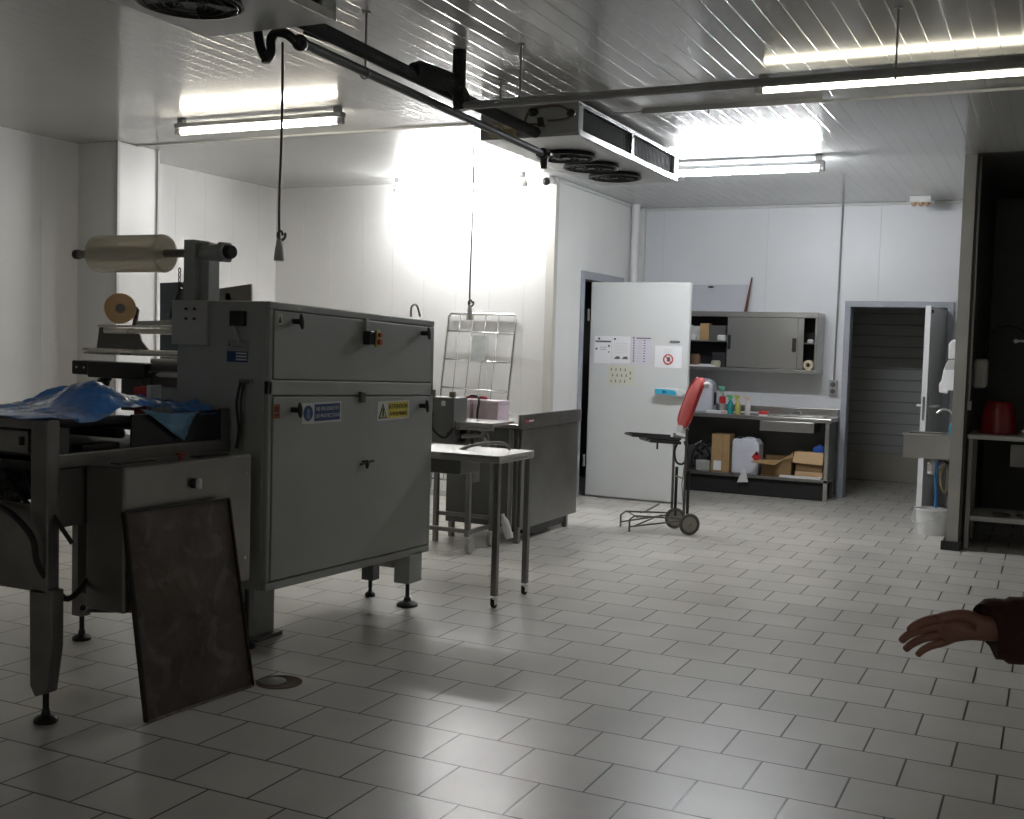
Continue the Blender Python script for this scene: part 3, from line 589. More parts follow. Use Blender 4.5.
# lower cabinet and bottom frame
G().box(aY(77, 560, 3.42).x, -3.44, 3.42, 3.98, .42, .96).build('lower_cabinet', M_paintd, ic, bevel=.005)
p = aY(103.5, 550, 3.42); G().box(p.x-.025, p.x+.025, 3.416, 3.42, p.z-.02, p.z+.022).build('rating_label', M_paint2, ic)
G().beam((-4.22, 4.03, .33), (-3.35, 4.03, .31), .03, .03).build('cross_bar', M_paintd, ic, bevel=.003)
G().beam((-4.24, 3.1, .62), (-4.22, 4.0, .62), .03, .03).build('long_bar', M_paintd, ic, bevel=.003)
g = G()
for k in range(9):
    yy = 3.55+.05*k; g.tube([(-4.05-.03*(k % 3), yy, .93-.01*k), (-4.02-.05*(k % 4), yy+.03, .82), (-4.1+.04*(k % 3), yy, .70), (-4.0, yy-.04, .60+.02*k)], .007, 7, smoothpts=5)
g.build('cable_bundle', M_cable, ic)
G().tube([(-3.45, 3.3, .40), (-3.7, 3.6, .30), (-3.4, 3.9, .28), (-3.35, 4.1, .28)], .012, 8, smoothpts=6).build('lower_hose', M_cable, ic)
# switch box on the side
sb = G().box(-3.41, -3.205, 3.27, 4.035, .41, .98).build('switch_box', mat('box_steel', (.30, .285, .265), .3, .85, noise_amt=.04, nscale=30, stretch=(6, .3, .3)), ic, bevel=.012, seg=3)
k_ = G().cyl((-3.205, 3.655, .885), (-3.19, 3.655, .885), .022).build('switch_base', M_black, sb)
G().box(-3.19, -3.17, 3.65, 3.67, .863, .905).build('switch_knob', M_white, k_, bevel=.004)
G().cyl((-3.26, 3.64, .98), (-3.26, 3.64, 1.0), .012).cyl((-3.26, 3.64, 1.0), (-3.26, 3.64, 1.012), .021).build('stop_button', mat('stop_red', (.25, .04, .02), .4), sb)
G().box(-3.36, -3.31, 3.35, 3.55, .98, .983).box(-3.3, -3.24, 3.74, 3.92, .98, .984).build('top_labels', M_black, sb)
G().cyl((-3.205, 3.99, .52), (-3.20, 3.99, .52), .006, n=10).cyl((-3.205, 3.99, .90), (-3.20, 3.99, .90), .006, n=10).build('box_screws', M_chrome, sb)

# dirty metal sheet leaning on the switch box
c = [Vector(v) for v in ((-3.09, 3.275, .006), (-3.04, 3.85, .006), (-3.165, 3.825, .805), (-3.185, 3.245, .812))]
nr = (c[1]-c[0]).cross(c[3]-c[0]).normalized()
if nr.x < 0: nr = -nr
bt = thing('baking_tray', 'dark stained metal tray leaning against the steel switch box on the floor', 'tray', (-3.1, 3.5, 0))
def rustmat():
    m = mat('burnt_metal', (.085, .066, .053), .55, .3, noise_amt=.35, nscale=7, bump=.2, bscale=30)
    nt = m.node_tree; b = nt.nodes['Principled BSDF']; L = nt.links
    src = b.inputs['Base Color'].links[0].from_socket
    tc = nt.nodes.new('ShaderNodeTexCoord'); n = nt.nodes.new('ShaderNodeTexNoise'); n.inputs['Scale'].default_value = 6; n.inputs['Detail'].default_value = 9; n.inputs['Distortion'].default_value = 1.6
    L.new(tc.outputs['Object'], n.inputs['Vector'])
    r = nt.nodes.new('ShaderNodeValToRGB'); r.color_ramp.elements[0].position = .52; r.color_ramp.elements[1].position = .66; L.new(n.outputs['Fac'], r.inputs[0])
    mx = nt.nodes.new('ShaderNodeMix'); mx.data_type = 'RGBA'; mx.inputs['B'].default_value = (.20, .175, .15, 1)
    mm = nt.nodes.new('ShaderNodeMath'); mm.operation = 'MULTIPLY'; mm.inputs[1].default_value = .55; L.new(r.outputs[0], mm.inputs[0])
    L.new(src, mx.inputs['A']); L.new(mm.outputs[0], mx.inputs['Factor']); L.new(mx.outputs['Result'], b.inputs['Base Color'])
    return m
G().prism([v+nr*.002 for v in c], -nr*.003).build('sheet', rustmat(), bt)
g = G()
for i in range(4):
    if i: g.beam(c[i], c[(i+1) % 4], .009, .022, up=nr)
g.build('rim', mat('rim_black', (.02, .018, .016), .5, .3, noise_amt=.2), bt)
G().beam(c[0], c[1], .009, .02, up=nr).build('worn_edge', mat('rim_worn', (.22, .2, .18), .4, .6, noise_amt=.5, nscale=25), bt)

# blue plastic film over the conveyor
fm = mat('blue_film', (.05, .24, .72), .28, noise_amt=.4, nscale=5, coat=.3, bump=.5, bscale=22)
nt = fm.node_tree; b_ = nt.nodes['Principled BSDF']; b_.inputs['Specular IOR Level'].default_value = .4
def film():
    g = G(); NY, NX = 150, 70; rows = []
    for i in range(NY):
        v_ = i/(NY-1); row = []
        for j in range(NX):
            u = j/(NX-1); x = -4.02+u*.60; yy = 2.98+v_*(1.14-.10*u*u)
            # outline: narrower towards the machine, folded flat at the near end
            x += .04*math.sin(v_*7)
            hump = .095*math.exp(-((v_-.47)/.10)**2)*math.exp(-((u-.7)/.35)**2) + .045*math.exp(-((v_-.66)/.15)**2)
            n1 = noise.noise(Vector((x*4, yy*3, 1)))*.03 + abs(noise.noise(Vector((x*9, yy*6, 5))))*.03 + noise.noise(Vector((x*22, yy*15, 9)))*.008 + abs(noise.noise(Vector((x*30+yy*12, yy*26-x*9, 3))))*.010
            z = 1.178+hump+max(-.004, n1)*(.25+.7*min(1, v_*1.5))
            if u > .85: z -= (u-.85)*.22*(1 if v_ > .22 else .3)
            row.append((x, yy, max(z, 1.171 if u < .9 else 1.15)))
        rows.append(row)
    g.sheet(rows, .0015)
    return g
bf = thing('blue_plastic_film', 'crumpled blue plastic film lying over the infeed conveyor', 'plastic film', (-3.7, 3.5, 1.16))
film().build('crumpled_sheet', fm, bf)
# hanging pointed tail
g = G(); rows = []
A0, A1, TIP = aX(140, 409, -3.405), aX(198, 411, -3.40), aX(184, 441, -3.39)
for i in range(16):
    t = i/15; row = []
    for j in range(14):
        s_ = j/13; a = A0.lerp(A1, s_); p = a.lerp(TIP, t)
        p.x += .012*math.sin(s_*9+t*4)*(1-t)+.006*noise.noise(Vector((s_*6, t*6, 0))); p.z -= .012*math.sin(PI*s_)*(1-t)
        row.append(p)
    rows.append(row)
for r in range(len(rows)-1):
    pass
vs = [[g.bm.verts.new(p) for p in r] for r in rows[:-1]]; tip = g.bm.verts.new(TIP)
for i in range(len(vs)-1):
    for j in range(13): f = g.bm.faces.new((vs[i][j], vs[i][j+1], vs[i+1][j+1], vs[i+1][j])); f.smooth = True
for j in range(13): g.bm.faces.new((vs[-1][j], vs[-1][j+1], tip))
o = g.build('hanging_tail', mat('blue_film_pale', (.16, .36, .58), .3, noise_amt=.2, coat=.4, bump=.3, bscale=25), bf)
sm = o.modifiers.new('solid', 'SOLIDIFY'); sm.thickness = .0015

# red carton behind the film
p0, p1 = aY(140, 403, 4.1), aY(153, 387, 4.1)
rc = thing('red_carton', 'small red carton with a white edge under the print head', 'carton', (p0.x, 4.12, 1.106))
G().box(p0.x, p1.x, 4.06, 4.13, 1.106, p1.z).build('box', M_red, rc, bevel=.003)
G().box(p1.x, p1.x+.025, 4.058, 4.13, 1.106, p1.z+.01).build('white_edge', M_white, rc, bevel=.002)

# floor drain
fd = thing('floor_drain', 'round steel floor drain in a broken tile beside the leaning tray', 'drain', (-2.98, 3.96, 0))
G().lathe([(.10, 0), (.10, .003), (.085, .004), (.08, .002), (0, .002)], (-2.98, 3.96, 0), 32).build('ring', mat('drain_rust', (.10, .06, .04), .6, noise_amt=.3), fd)
G().lathe([(.06, .002), (.06, .008), (0, .010)], (-3.0, 3.94, 0), 28).build('cap', M_steel, fd)

# ================================================================== OUTFEED TABLE
ot = thing('outfeed_table', 'small stainless outfeed table on castors at the end of the grey machine', 'table', (-3.1, 5.9, 0))
G().box(-3.46, -2.785, 5.685, 6.15, .855, .868).box(-3.46, -2.785, 5.685, 5.70, .825, .855).box(-2.80, -2.785, 5.70, 6.15, .825, .855).box(-3.46, -2.80, 6.135, 6.15, .825, .855).build('table_top', M_steel, ot, bevel=.003)
for x, y in ((-2.81, 5.71), (-2.81, 6.12)):
    l = G().box(x-.017, x+.017, y-.017, y+.017, .07, .826).build('leg', M_steeld, ot, bevel=.003)
    cs = G().cyl((x, y, .05), (x, y, .075), .012).box(x-.016, x-.012, y-.02, y+.02, .02, .055).box(x+.012, x+.016, y-.02, y+.02, .02, .055).build('castor', M_chrome, l)
    G().cyl((x-.011, y, .025), (x+.011, y, .025), .0248, n=20).build('wheel', M_rubber, l, bevel=.003)
G().box(-3.30, -3.05, 5.72, 5.95, .74, .826).build('under_bracket', M_steeld, ot, bevel=.004)
G().tube([(-3.44, 5.78, .878), aY(440, 463, 5.85), aY(455, 452, 5.9), aY(475, 445, 5.95), aY(495, 443, 5.95), aY(506, 445, 5.95), (aY(510, 450, 5.95).x, 5.95, .878)], .009, 10, smoothpts=8).build('grey_hose', M_pipeg, label='grey hose lying in an arc over the outfeed table', cat='hose')

# ================================================================== STEEL COUNTER
kc = thing('steel_counter', 'low stainless steel counter with an upstand beyond the outfeed table', 'counter', (-3.95, 8.2, 0))
G().box(-4.2, -3.60, 7.64, 8.78, .12, .87).build('body', M_paintd, kc, bevel=.005)
G().box(-3.60, -3.58, 7.68, 8.79, .10, .865).build('front_panel', M_steeld, kc, bevel=.004)
G().box(-4.22, -3.585, 7.62, 8.80, .87, .90).build('worktop', M_steel, kc, bevel=.004)
G().box(-3.585, -3.565, 7.61, 8.81, .868, .975).build('upstand', M_steeld, kc, bevel=.004)
q = G().box(-3.565, -3.563, 7.69, 7.84, .915, .93).build('maker_label', M_red, kc)
G().box(-3.562, -3.561, 7.75, 7.84, .917, .929).build('label_print', M_white, q)
g = G().box(-3.80, -3.60, 7.9, 8.6, .04, .12).box(-3.75, -3.62, 8.0, 8.3, .02, .1)
g.build('plinth', M_black, kc, bevel=.004)
for x, y in ((-3.60, 7.67), (-3.61, 8.62), (-4.16, 7.67), (-4.16, 8.74)):
    G().box(x-.02, x+.02, y-.02, y+.02, 0, .12).build('leg', M_steeld, kc, bevel=.003)
G().box(-3.66, -3.62, 7.615, 7.64, .1, .86).build('end_post', M_steel, kc, bevel=.003)
# foam boxes on the counter
for (x0, x1, y, l) in ((aY(456, 410, 7.78).x, aY(470, 410, 7.78).x, 7.78, 'pink foam box on the steel counter, the left one behind the cable'), (aY(473, 410, 7.78).x, aY(498, 410, 7.78).x, 7.78, 'pink foam box on the steel counter, the right one')):
    t = thing('foam_box', l, 'foam box', (x0, y, .90), group='pink foam boxes on the counter')
    G().box(x0, x1, y, y+.2, .90, 1.03).build('box', mat('foam_pink', (.66, .54, .60), .7, noise_amt=.05), t, bevel=.006)
    G().box(x0-.004, x1+.004, y-.004, y+.204, 1.03, 1.06).build('lid', mat('foam_lid', (.72, .62, .68), .7, noise_amt=.05), t, bevel=.006)
rt = thing('tangled_cable', 'tangled red and black cord on top of the pink foam boxes', 'cord', (-4.05, 7.85, 1.06))
G().tube([(-4.14, 7.8, 1.072), (-4.08, 7.83, 1.085), (-4.0, 7.8, 1.08), (-3.98, 7.86, 1.075), (-4.06, 7.9, 1.078), (-4.12, 7.86, 1.075)], .012, 8, smoothpts=5).build('coil', mat('cord_red', (.3, .03, .03), .5), rt)
G().tube([(-4.1, 7.82, 1.09), (-4.02, 7.78, 1.09), (-3.985, 7.74, 1.05), (-3.99, 7.73, .98), (-3.99, 7.72, .91)], .009, 8, smoothpts=5).build('black_cord', M_cable, rt)

# wheeled steel unit between machine and counter
wu = thing('wheeled_steel_unit', 'low wheeled stainless unit with a grey control box, standing behind the outfeed table', 'machine', (-3.9, 7.25, 0))
G().box(-4.0, -3.5, 7.02, 7.36, .925, .945).box(-3.82, -3.50, 7.02, 7.04, .89, .925).build('platform', M_steel, wu, bevel=.004)
G().box(-3.75, -3.71, 7.15, 7.25, .5, .925).cyl((-3.64, 7.1, .80), (-3.64, 7.1, .92), .03).cyl((-3.76, 7.05, .84), (-3.60, 7.05, .86), .018).box(-3.86, -3.80, 7.1, 7.3, .62, .925).tube([(-3.62, 7.04, .90), (-3.56, 7.04, .87), (-3.54, 7.04, .78), (-3.55, 7.04, .70)], .012, smoothpts=4).build('mechanism', M_steeld, wu, bevel=.004)
cb = G().box(-4.06, -3.80, 7.0, 7.2, .79, 1.11).build('control_box', mat('box_grey', (.15, .155, .15), .45, noise_amt=.05), wu, bevel=.006)
G().box(-3.9, -3.87, 6.996, 7.0, 1.05, 1.085).build('small_label', M_sw, cb)
G().cyl((-3.83, 7.0, .86), (-3.83, 6.98, .86), .012).build('button', M_black, cb)
G().tube([(-3.97, 6.99, 1.0), (-3.95, 6.96, .90), (-3.90, 6.95, .85), (-3.84, 6.95, .83), (-3.81, 6.97, .87), (-3.79, 6.98, .90)], .009, 8, smoothpts=6).build('cable', M_cable, cb)
G().box(-3.99, -3.97, 7.02, 7.04, 1.11, 1.16).box(-3.87, -3.83, 7.05, 7.08, 1.11, 1.15).build('clamp', mat('clamp_olive', (.2, .18, .12), .5), cb, bevel=.003)
G().box(-4.20, -3.70, 7.05, 7.08, .76, .79).box(-4.20, -4.16, 7.05, 7.42, .76, .79).box(-3.72, -3.69, 7.05, 7.5, .14, .17).box(-4.18, -3.70, 7.1, 7.13, .14, .17).box(-4.18, -3.70, 7.42, 7.45, .2, .23).build('base_frame', M_steeld, wu, bevel=.003)
for x, y in ((-4.16, 7.42), (-4.16, 7.08), (-3.70, 7.44), (-3.72, 7.1)):
    G().box(x-.018, x+.018, y-.018, y+.018, 0.12 if x > -4 else 0, .77).build('leg', M_steeld, wu, bevel=.003)
for x, y in ((-3.70, 7.1), (-3.70, 7.44)):
    cs = G().cyl((x, y, .05), (x, y, .14), .014).box(x-.022, x-.018, y-.025, y+.025, .04, .1).build('castor', M_chrome, wu)
    G().cyl((x-.016, y, .052), (x+.016, y, .052), .052, n=24).build('wheel', mat('wheel_grey', (.35, .35, .33), .5), cs, bevel=.004)
G().tube([(-3.70, 7.3, .8), (-3.74, 7.18, .87), (-3.66, 7.1, .80), (-3.62, 7.1, .72)], .014, 8, smoothpts=5).build('bent_handle', M_pipeg, wu)
p = aY(509, 521, 7.5)
wb = G().lathe([(0, 0), (.03, .0), (.032, .02), (.03, .13), (.014, .17), (.014, .19), (0, .19)], n=20, M=T((p.x, 7.52, .06)) @ R(-.35, 'Y')).build('white_canister', M_white, label='white plastic canister leaning low against the counter end', cat='canister')

# wire rack leaning on the rear wall
wr = thing('wire_rack', 'tall chrome wire rack panel leaning against the rear wall behind the pink boxes', 'wire rack', (-4.95, 9.5, 0))
def RK(u, z, off=0): # u 0..1 across, z height
    yy = 9.36+.26*z/1.8+off
    return Vector((-5.30+u*.72+(-.03 if z < 1 else -.0)*(1-z), yy, z))
G().tube([RK(0, .03), RK(0, 1.70), RK(.0, 1.745), RK(.03, 1.775), RK(.97, 1.775), RK(1, 1.745), RK(1, 1.70), RK(1, .03)], .013, 10).build('frame', M_chrome, wr)
for z in (1.61, 1.34, 1.07, .8, .5, .2): G().tube([RK(0, z), RK(1, z-.02)], .0085, 8).build('cross_bar', M_chrome, wr)
for u in (.17, .36, .55, .74): G().tube([RK(u, 1.77, .012), RK(u, .2, .012)], .004, 6).build('wire', M_steeld, wr)
G().prism([RK(.40, 1.57, -.02), RK(.60, 1.57, -.02), RK(.60, 1.33, -.02), RK(.40, 1.33, -.02)], (0, .004, 0)).build('card', mat('card_grey', (.33, .35, .33), .6, noise_amt=.2, nscale=14), label='small grey card hooked on the wire rack', cat='card')
for px in (433, 459):
    p = aY(px, 392, 9.5)

# ================================================================== DOOR NOTICES
YN = 10.5
def notice(x0, x1, z0, z1, label, col=None, kind=0):
    t = thing('paper_notice', label, 'notice', ((x0+x1)/2, YN, z0), group='paper notices on the open door')
    G().box(x0, x1, YN-.002, YN-.0005, z0, z1).build('sheet', col or M_paper, t)
    W, H_ = x1-x0, z1-z0; Y0, Y1 = YN-.003, YN-.002
    g = G()
    def b(u0, u1, v0, v1): g.box(x0+u0*W, x0+u1*W, Y0, Y1, z0+v0*H_, z0+v1*H_)
    if kind == 0:
        b(.05, .97, .77, .83); b(.2, .32, .86, .94); b(.8, .9, .6, .68); b(.35, .7, .5, .515); b(.35, .7, .58, .595)
        g.cyl((x0+.12*W, Y0, z0+.53*H_), (x0+.12*W, Y1, z0+.53*H_), .011, n=14); b(.8, .9, .4, .44)
    if kind == 1:
        g.cyl((x0+.15*W, Y0, z0+.9*H_), (x0+.15*W, Y1, z0+.9*H_), .012, n=14)
        for k in range(6): b(.15, .85, .74-.07*k, .745-.07*k)
        for u in (.12, .55): g.prism([(x0+u*W, Y1, z0+.16*H_), (x0+(u+.36)*W, Y1, z0+.16*H_), (x0+(u+.28)*W, Y1, z0+.27*H_), (x0+(u+.12)*W, Y1, z0+.25*H_)], (0, -.001, 0))
    if kind == 2:
        b(.2, .95, .93, .97); b(.02, .1, .93, .99)
        for k in range(9): b(.05, .12, .08+.095*k, .13+.095*k); b(.28, .5, .1+.095*k, .105+.095*k); b(.58, .68, .09+.095*k, .12+.095*k)
    if kind == 3: b(.35, .65, .82, .825); b(.3, .7, .72, .725)
    if kind == 4:
        for k in range(4):
            for r in range(3):
                u, v = .12+.18*k+(.05 if r == 1 else 0), .12+.3*r
                b(u, u+.04, v, v+.09); g.cyl((x0+(u+.02)*W, Y0, z0+(v+.12)*H_), (x0+(u+.02)*W, Y1, z0+(v+.12)*H_), .005, n=8)
        b(.87, .91, .55, .7); b(.87, .91, .28, .4)
    g.build('print', M_ink, t)
    if kind == 3:
        c_ = Vector((x0+.5*W, YN-.004, z0+.38*H_)); rr = .045
        G().tube([c_+Vector((rr*math.cos(a), 0, rr*math.sin(a))) for a in [i*PI/14 for i in range(28)]], .006, 6, closed=True).beam(c_+Vector((-.03, 0, .03)), c_+Vector((.03, 0, -.03)), .003, .008).build('red_ring', mat('ring_red', (.55, .04, .04), .5), t)
        G().box(c_.x-.012, c_.x+.018, c_.y, c_.y+.002, c_.z-.02, c_.z+.02).build('hand_symbol', M_ink, t)
    return t
notice(-4.135, -3.955, 1.335, 1.605, 'paper notice with a dark heading, leftmost in the upper row on the open door', kind=0)
notice(-3.95, -3.76, 1.34, 1.605, 'paper notice with two dark shapes at its foot, second from left on the open door', kind=1)
notice(-3.74, -3.54, 1.34, 1.605, 'lilac tinted printed table, third in the upper row on the open door', mat('paper_lilac', (.68, .65, .74), .8), kind=2)
notice(-3.505, -3.235, 1.315, 1.525, 'white notice with a red round prohibition ring on the open door', kind=3)
notice(-3.985, -3.72, 1.13, 1.32, 'cream sheet with rows of small symbols, below the others on the open door', mat('paper_cream', (.66, .65, .56), .8), kind=4)

# ================================================================== HAND TROLLEY
ht = thing('folding_trolley', 'folding two-wheeled trolley with a raised red plastic seat before the open door', 'trolley', (-2.8, 8.95, 0))
N_, F_ = Vector((-2.60, 8.81, .09)), Vector((-2.80, 9.06, .09)); ax = (F_-N_).normalized(); side = Vector((-ax.y, ax.x, 0)); side = side if side.x < 0 else -side
M_tr = mat('trolley_steel', (.16, .15, .14), .4, .5, noise_amt=.15)
G().cyl(N_+ax*-.02, F_+ax*.02, .008).build('axle', M_tr, ht)
for c_ in (N_, F_):
    w_ = G().tube([c_+ (Vector((0, 0, 1))*math.cos(a)+side*math.sin(a))*.074 for a in [i*PI/16 for i in range(32)]], .015, 8, closed=True).build('wheel', mat('tyre', (.09, .085, .08), .7, noise_amt=.15), ht)
    g = G().cyl(c_-ax*.02, c_+ax*.02, .02, n=12)
    for k in range(8): a = k*PI/4; d = (Vector((0, 0, 1))*math.cos(a)+side*math.sin(a)); g.beam(c_+d*.015, c_+d*.068, .008, .012, up=ax)
    g.cyl(c_-ax*.008, c_+ax*.008, .066, n=28)
    g.build('hub', mat('hub_grey', (.30, .28, .25), .5), w_)
fn, ff = Vector((-3.07, 8.70, 0)), Vector((-3.22, 8.90, 0))
for (a, f) in ((N_, fn), (F_, ff)):
    G().tube([a+side*.03+Vector((0, 0, .045)), f+Vector((.01, .0, .13))+side*-.03, f+Vector((0, 0, .10)), f+Vector((0, 0, .0))], .008, 8).tube([f+Vector((.0, 0, .04)), a+side*.06+Vector((0, 0, .03))], .007, 8).build('base_rail', M_tr, ht)
G().tube([fn+Vector((.02, .02, .04)), F_+side*.12+Vector((0, 0, .03))], .007, 8).build('base_link', M_tr, ht)
G().cyl(fn+Vector((.06, .03, .12)), ff+Vector((.06, .03, .12)), .006, n=8).build('base_bar', M_tr, ht)
G().tube([F_+side*.30+Vector((0,0,.05)), aY(644, 512, 9.15), aY(659, 504, 9.3)], .008, 8).build('loose_bar', M_tr, ht)
pn, pf = Vector((-2.66, 8.84, .1)), Vector((-2.83, 9.06, .1))
for k, (a, zt_) in enumerate(((pn, .86), (pf, .80))):
    G().tube([a, Vector((a.x-.0, a.y, zt_))], .011, 10).build('post', M_tr, ht)
    G().tube([a+Vector((.03, 0, 0)), Vector((a.x+.03, a.y, .52))], .013, 10).build('post_sleeve', M_black, ht)
G().cyl(pn+Vector((0, 0, .35)), pf+Vector((0, 0, .35)), .007).cyl(pn+Vector((0, 0, .68)), pf+Vector((0, 0, .68)), .009).tube([pn+Vector((0, .02, .6)), pn+Vector((-.04, .05, .3)), pn+Vector((-.02, .05, .12))], .004, 6).build('cross_rod', M_tr, ht)
# folded black tray in front
g = G(); zz = .775
a, b2 = Vector((-2.70, 8.82, zz)), Vector((-2.86, 9.04, zz))
ea, eb = a+side*.36+Vector((0, 0, .02)), b2+side*.36+Vector((0, 0, .02))
g.tube([a, ea, ea.lerp(eb, .12)+side*.04, ea.lerp(eb, .88)+side*.04, eb, b2], .010, 8)
g.tube([a+Vector((0, 0, -.035)), a+side*.26+Vector((0, 0, -.02)), b2+side*.26+Vector((0, 0, -.02)), b2+Vector((0, 0, -.035))], .013, 8)
g.beam(a.lerp(b2, .5)+side*.0+Vector((0, 0, -.02)), a.lerp(b2, .5)+side*.28+Vector((0, 0, -.005)), .2, .02)
g.tube([a+side*.2+Vector((0, 0, -.03)), a+side*.2+Vector((0, 0, -.085))], .008, 8)
g.build('black_tray', M_black, ht)
g = G().tube([a+side*.02+Vector((0, 0, -.02)), a+side*.05+Vector((0, 0, -.1)), a+side*.03+Vector((0, 0, -.19)), a+side*-.03+Vector((0, 0, -.20)), a+side*-.06+Vector((0, 0, -.12)), a+side*-.03+Vector((0, 0, -.02))], .009, 8, smoothpts=5).build('strap_loop', M_black, ht)
# red seat shell: rounded slab along the axle direction, tilted back
ctr = Vector((-2.66, 8.95, 1.06)); upv = (Vector((.135, 0, .40))).normalized(); nv = ax.cross(upv).normalized()
Ms = Matrix((ax, upv, nv)).transposed().to_4x4(); Ms.translation = ctr
g = G(); NU, NV = 14, 20; rows = []
for i in range(NV):
    v_ = -1+2*i/(NV-1); row = []
    half = .13*(1-.55*abs(v_)**5)*(1 if abs(v_) < .999 else .85)
    for j in range(NU):
        u = -1+2*j/(NU-1); dish = .030*(1-u*u)*(1-v_*v_)+(.018 if abs(u) > .92 else 0)
        row.append(Ms @ Vector((u*half, v_*.215, -dish)))
    rows.append(row)
vs = [[g.bm.verts.new(p) for p in r] for r in rows]
for i in range(NV-1):
    for j in range(NU-1): f = g.bm.faces.new((vs[i][j], vs[i][j+1], vs[i+1][j+1], vs[i+1][j])); f.smooth = True
o = g.build('seat_shell', mat('seat_red', (.50, .055, .05), .35, noise_amt=.06), ht)
sm = o.modifiers.new('solid', 'SOLIDIFY'); sm.thickness = .028; sm.offset = 0
bv = o.modifiers.new('bevel', 'BEVEL'); bv.width = .008; bv.segments = 3; bv.limit_method = 'ANGLE'
G().cyl(Ms@Vector((-.1, -.22, 0)), Ms@Vector((.1, -.22, 0)), .014).box(-.06, .06, -.26, -.2, -.02, .02, Ms).build('seat_hinge', M_chrome, ht)
G().sph(Ms@Vector((-.12, .17, .02)), .028, (1, 1, 1)).build('seat_stop', M_white, ht)

# ================================================================== WORKBENCH
wk = thing('workbench', 'stainless steel workbench with a lower shelf against the back wall', 'workbench', (-2.85, 11.8, 0))
G().box(-3.95, -2.0, 11.60, 12.03, .795, .835).box(-3.95, -2.0, 12.005, 12.03, .835, .92).build('worktop', M_steel, wk, bevel=.004)
for x in (-2.04, -3.9):
    for y in (11.64, 11.98): G().box(x-.02, x+.02, y-.02, y+.02, 0, .795).build('leg', M_steel, wk, bevel=.003)
G().box(-3.93, -2.02, 11.62, 12.0, .185, .215).build('lower_shelf', M_steeld, wk, bevel=.003)
G().box(-2.72, -2.17, 11.605, 11.95, .685, .79).build('drawer', M_steel, wk, bevel=.004)
G().box(-3.93, -2.0, 12.0, 12.03, .03, .79).box(-2.02, -2.012, 11.66, 12.0, .215, .79).build('back_panel', M_paintd, wk, bevel=.002)
G().box(-3.93, -2.06, 11.66, 11.67, .0, .185).build('kick_panel', M_rubber, wk)
YB = 11.7
def bench_item(px, Y): return aY(px, 413, Y).x
# bottles
def bottle(px, Y, label, body, head, h=.2, trig=True, z=.835, r=.03):
    x = aY(px, 413, Y).x
    t = thing('spray_bottle', label, 'spray bottle', (x, Y, z), group='spray bottles on the workbench')
    G().lathe([(0, 0), (r, 0), (r*1.03, .02), (r, h*.5), (r*.75, h*.62), (r*.38, h*.7), (r*.36, h*.76), (0, h*.76)], (x, Y, z), 18).build('bottle', body, t)
    if trig:
        G().cyl((x, Y, z+h*.74), (x, Y, z+h*.82), r*.45, n=12).box(x-.016, x+.02, Y-.012, Y+.012, z+h*.82, z+h*.98).box(x-.045, x-.012, Y-.008, Y+.008, z+h*.88, z+h*.98).prism([(x-.02, Y-.005, z+h*.88), (x-.03, Y-.005, z+h*.7), (x-.022, Y-.005, z+h*.7), (x-.01, Y-.005, z+h*.88)], (0, .01, 0)).build('trigger_head', head, t, bevel=.003)
    return t
mg = lambda n, c: mat(n, c, .25, trans=.2)
bt1 = bottle(722, 11.78, 'tallest spray bottle, red middle and clear green neck, on the workbench', mg('clear_b', (.5, .52, .5)), mat('head_green', (.2, .5, .35), .35), h=.29)
xx = aY(722, 413, 11.78).x; G().lathe([(.034, .10), (.036, .12), (.034, .17), (.02, .18)], (xx, 11.78, .835), 18).build('red_sleeve', M_red, bt1)
bottle(730, 11.68, 'teal spray bottle with a green head on the workbench', mg('teal_b', (.03, .33, .36)), mat('head_green2', (.1, .5, .2), .35), h=.20)
bottle(737.5, 11.70, 'yellow spray bottle on the workbench, right of the teal one', mg('yellow_b', (.6, .55, .15)), mat('head_yellow', (.5, .5, .08), .35), h=.20)
bottle(747.5, 11.72, 'white spray bottle with a pinkish head on the workbench', mg('white_b', (.75, .72, .7)), mat('head_pink', (.7, .5, .45), .35), h=.19)
# white box / pads
x0 = aY(706, 411, 11.63).x; x1 = aY(727, 411, 11.63).x
t = thing('white_pad_stack', 'flat white folded pack at the front left of the workbench', 'pack', (x0, 11.68, .835))
G().box(x0, x1, 11.62, 11.76, .835, .865).build('pack', M_white, t, bevel=.006)
G().box(x1-.06, x1-.01, 11.618, 11.62, .84, .862).build('pink_label', mat('pinklab', (.6, .3, .35), .5), t)
# pale jerrycan standing on the bench
def jerry(x, Y, z, W, D, Hh, label, parts=True):
    t = thing('jerrycan', label, 'jerrycan', (x, Y, z), group='pale plastic jerrycans at the workbench')
    pr_ = [(x-W/2, Y, z), (x+W/2, Y, z), (x+W/2, Y, z+Hh*.86), (x+W*.36, Y, z+Hh), (x-W*.42, Y, z+Hh), (x-W/2, Y, z+Hh*.93)]
    G().prism(pr_, (0, D, 0)).build('can', M_translu, t, bevel=.022, seg=3)
    G().cyl((x-W*.28, Y+D*.3, z+Hh-.005), (x-W*.28, Y+D*.3, z+Hh+.02), .028, n=16).build('cap', M_black, t, bevel=.003)
    G().tube([(x-W*.1, Y+D*.5, z+Hh-.02), (x-W*.05, Y+D*.5, z+Hh+.004), (x+W*.2, Y+D*.5, z+Hh+.002), (x+W*.3, Y+D*.5, z+Hh*.95)], .014, 8, smoothpts=4).build('carry_handle', M_translu, t)
    return t
j1 = jerry(aY(704, 412, 11.85).x, 11.76, .835, .22, .17, .34, 'pale lilac jerrycan standing on the workbench behind the red seat')
x = aY(715, 400, 11.75).x; G().box(x-.012, x+.012, 11.745, 11.765, .92, 1.05).build('dark_label', M_black, j1, bevel=.003)
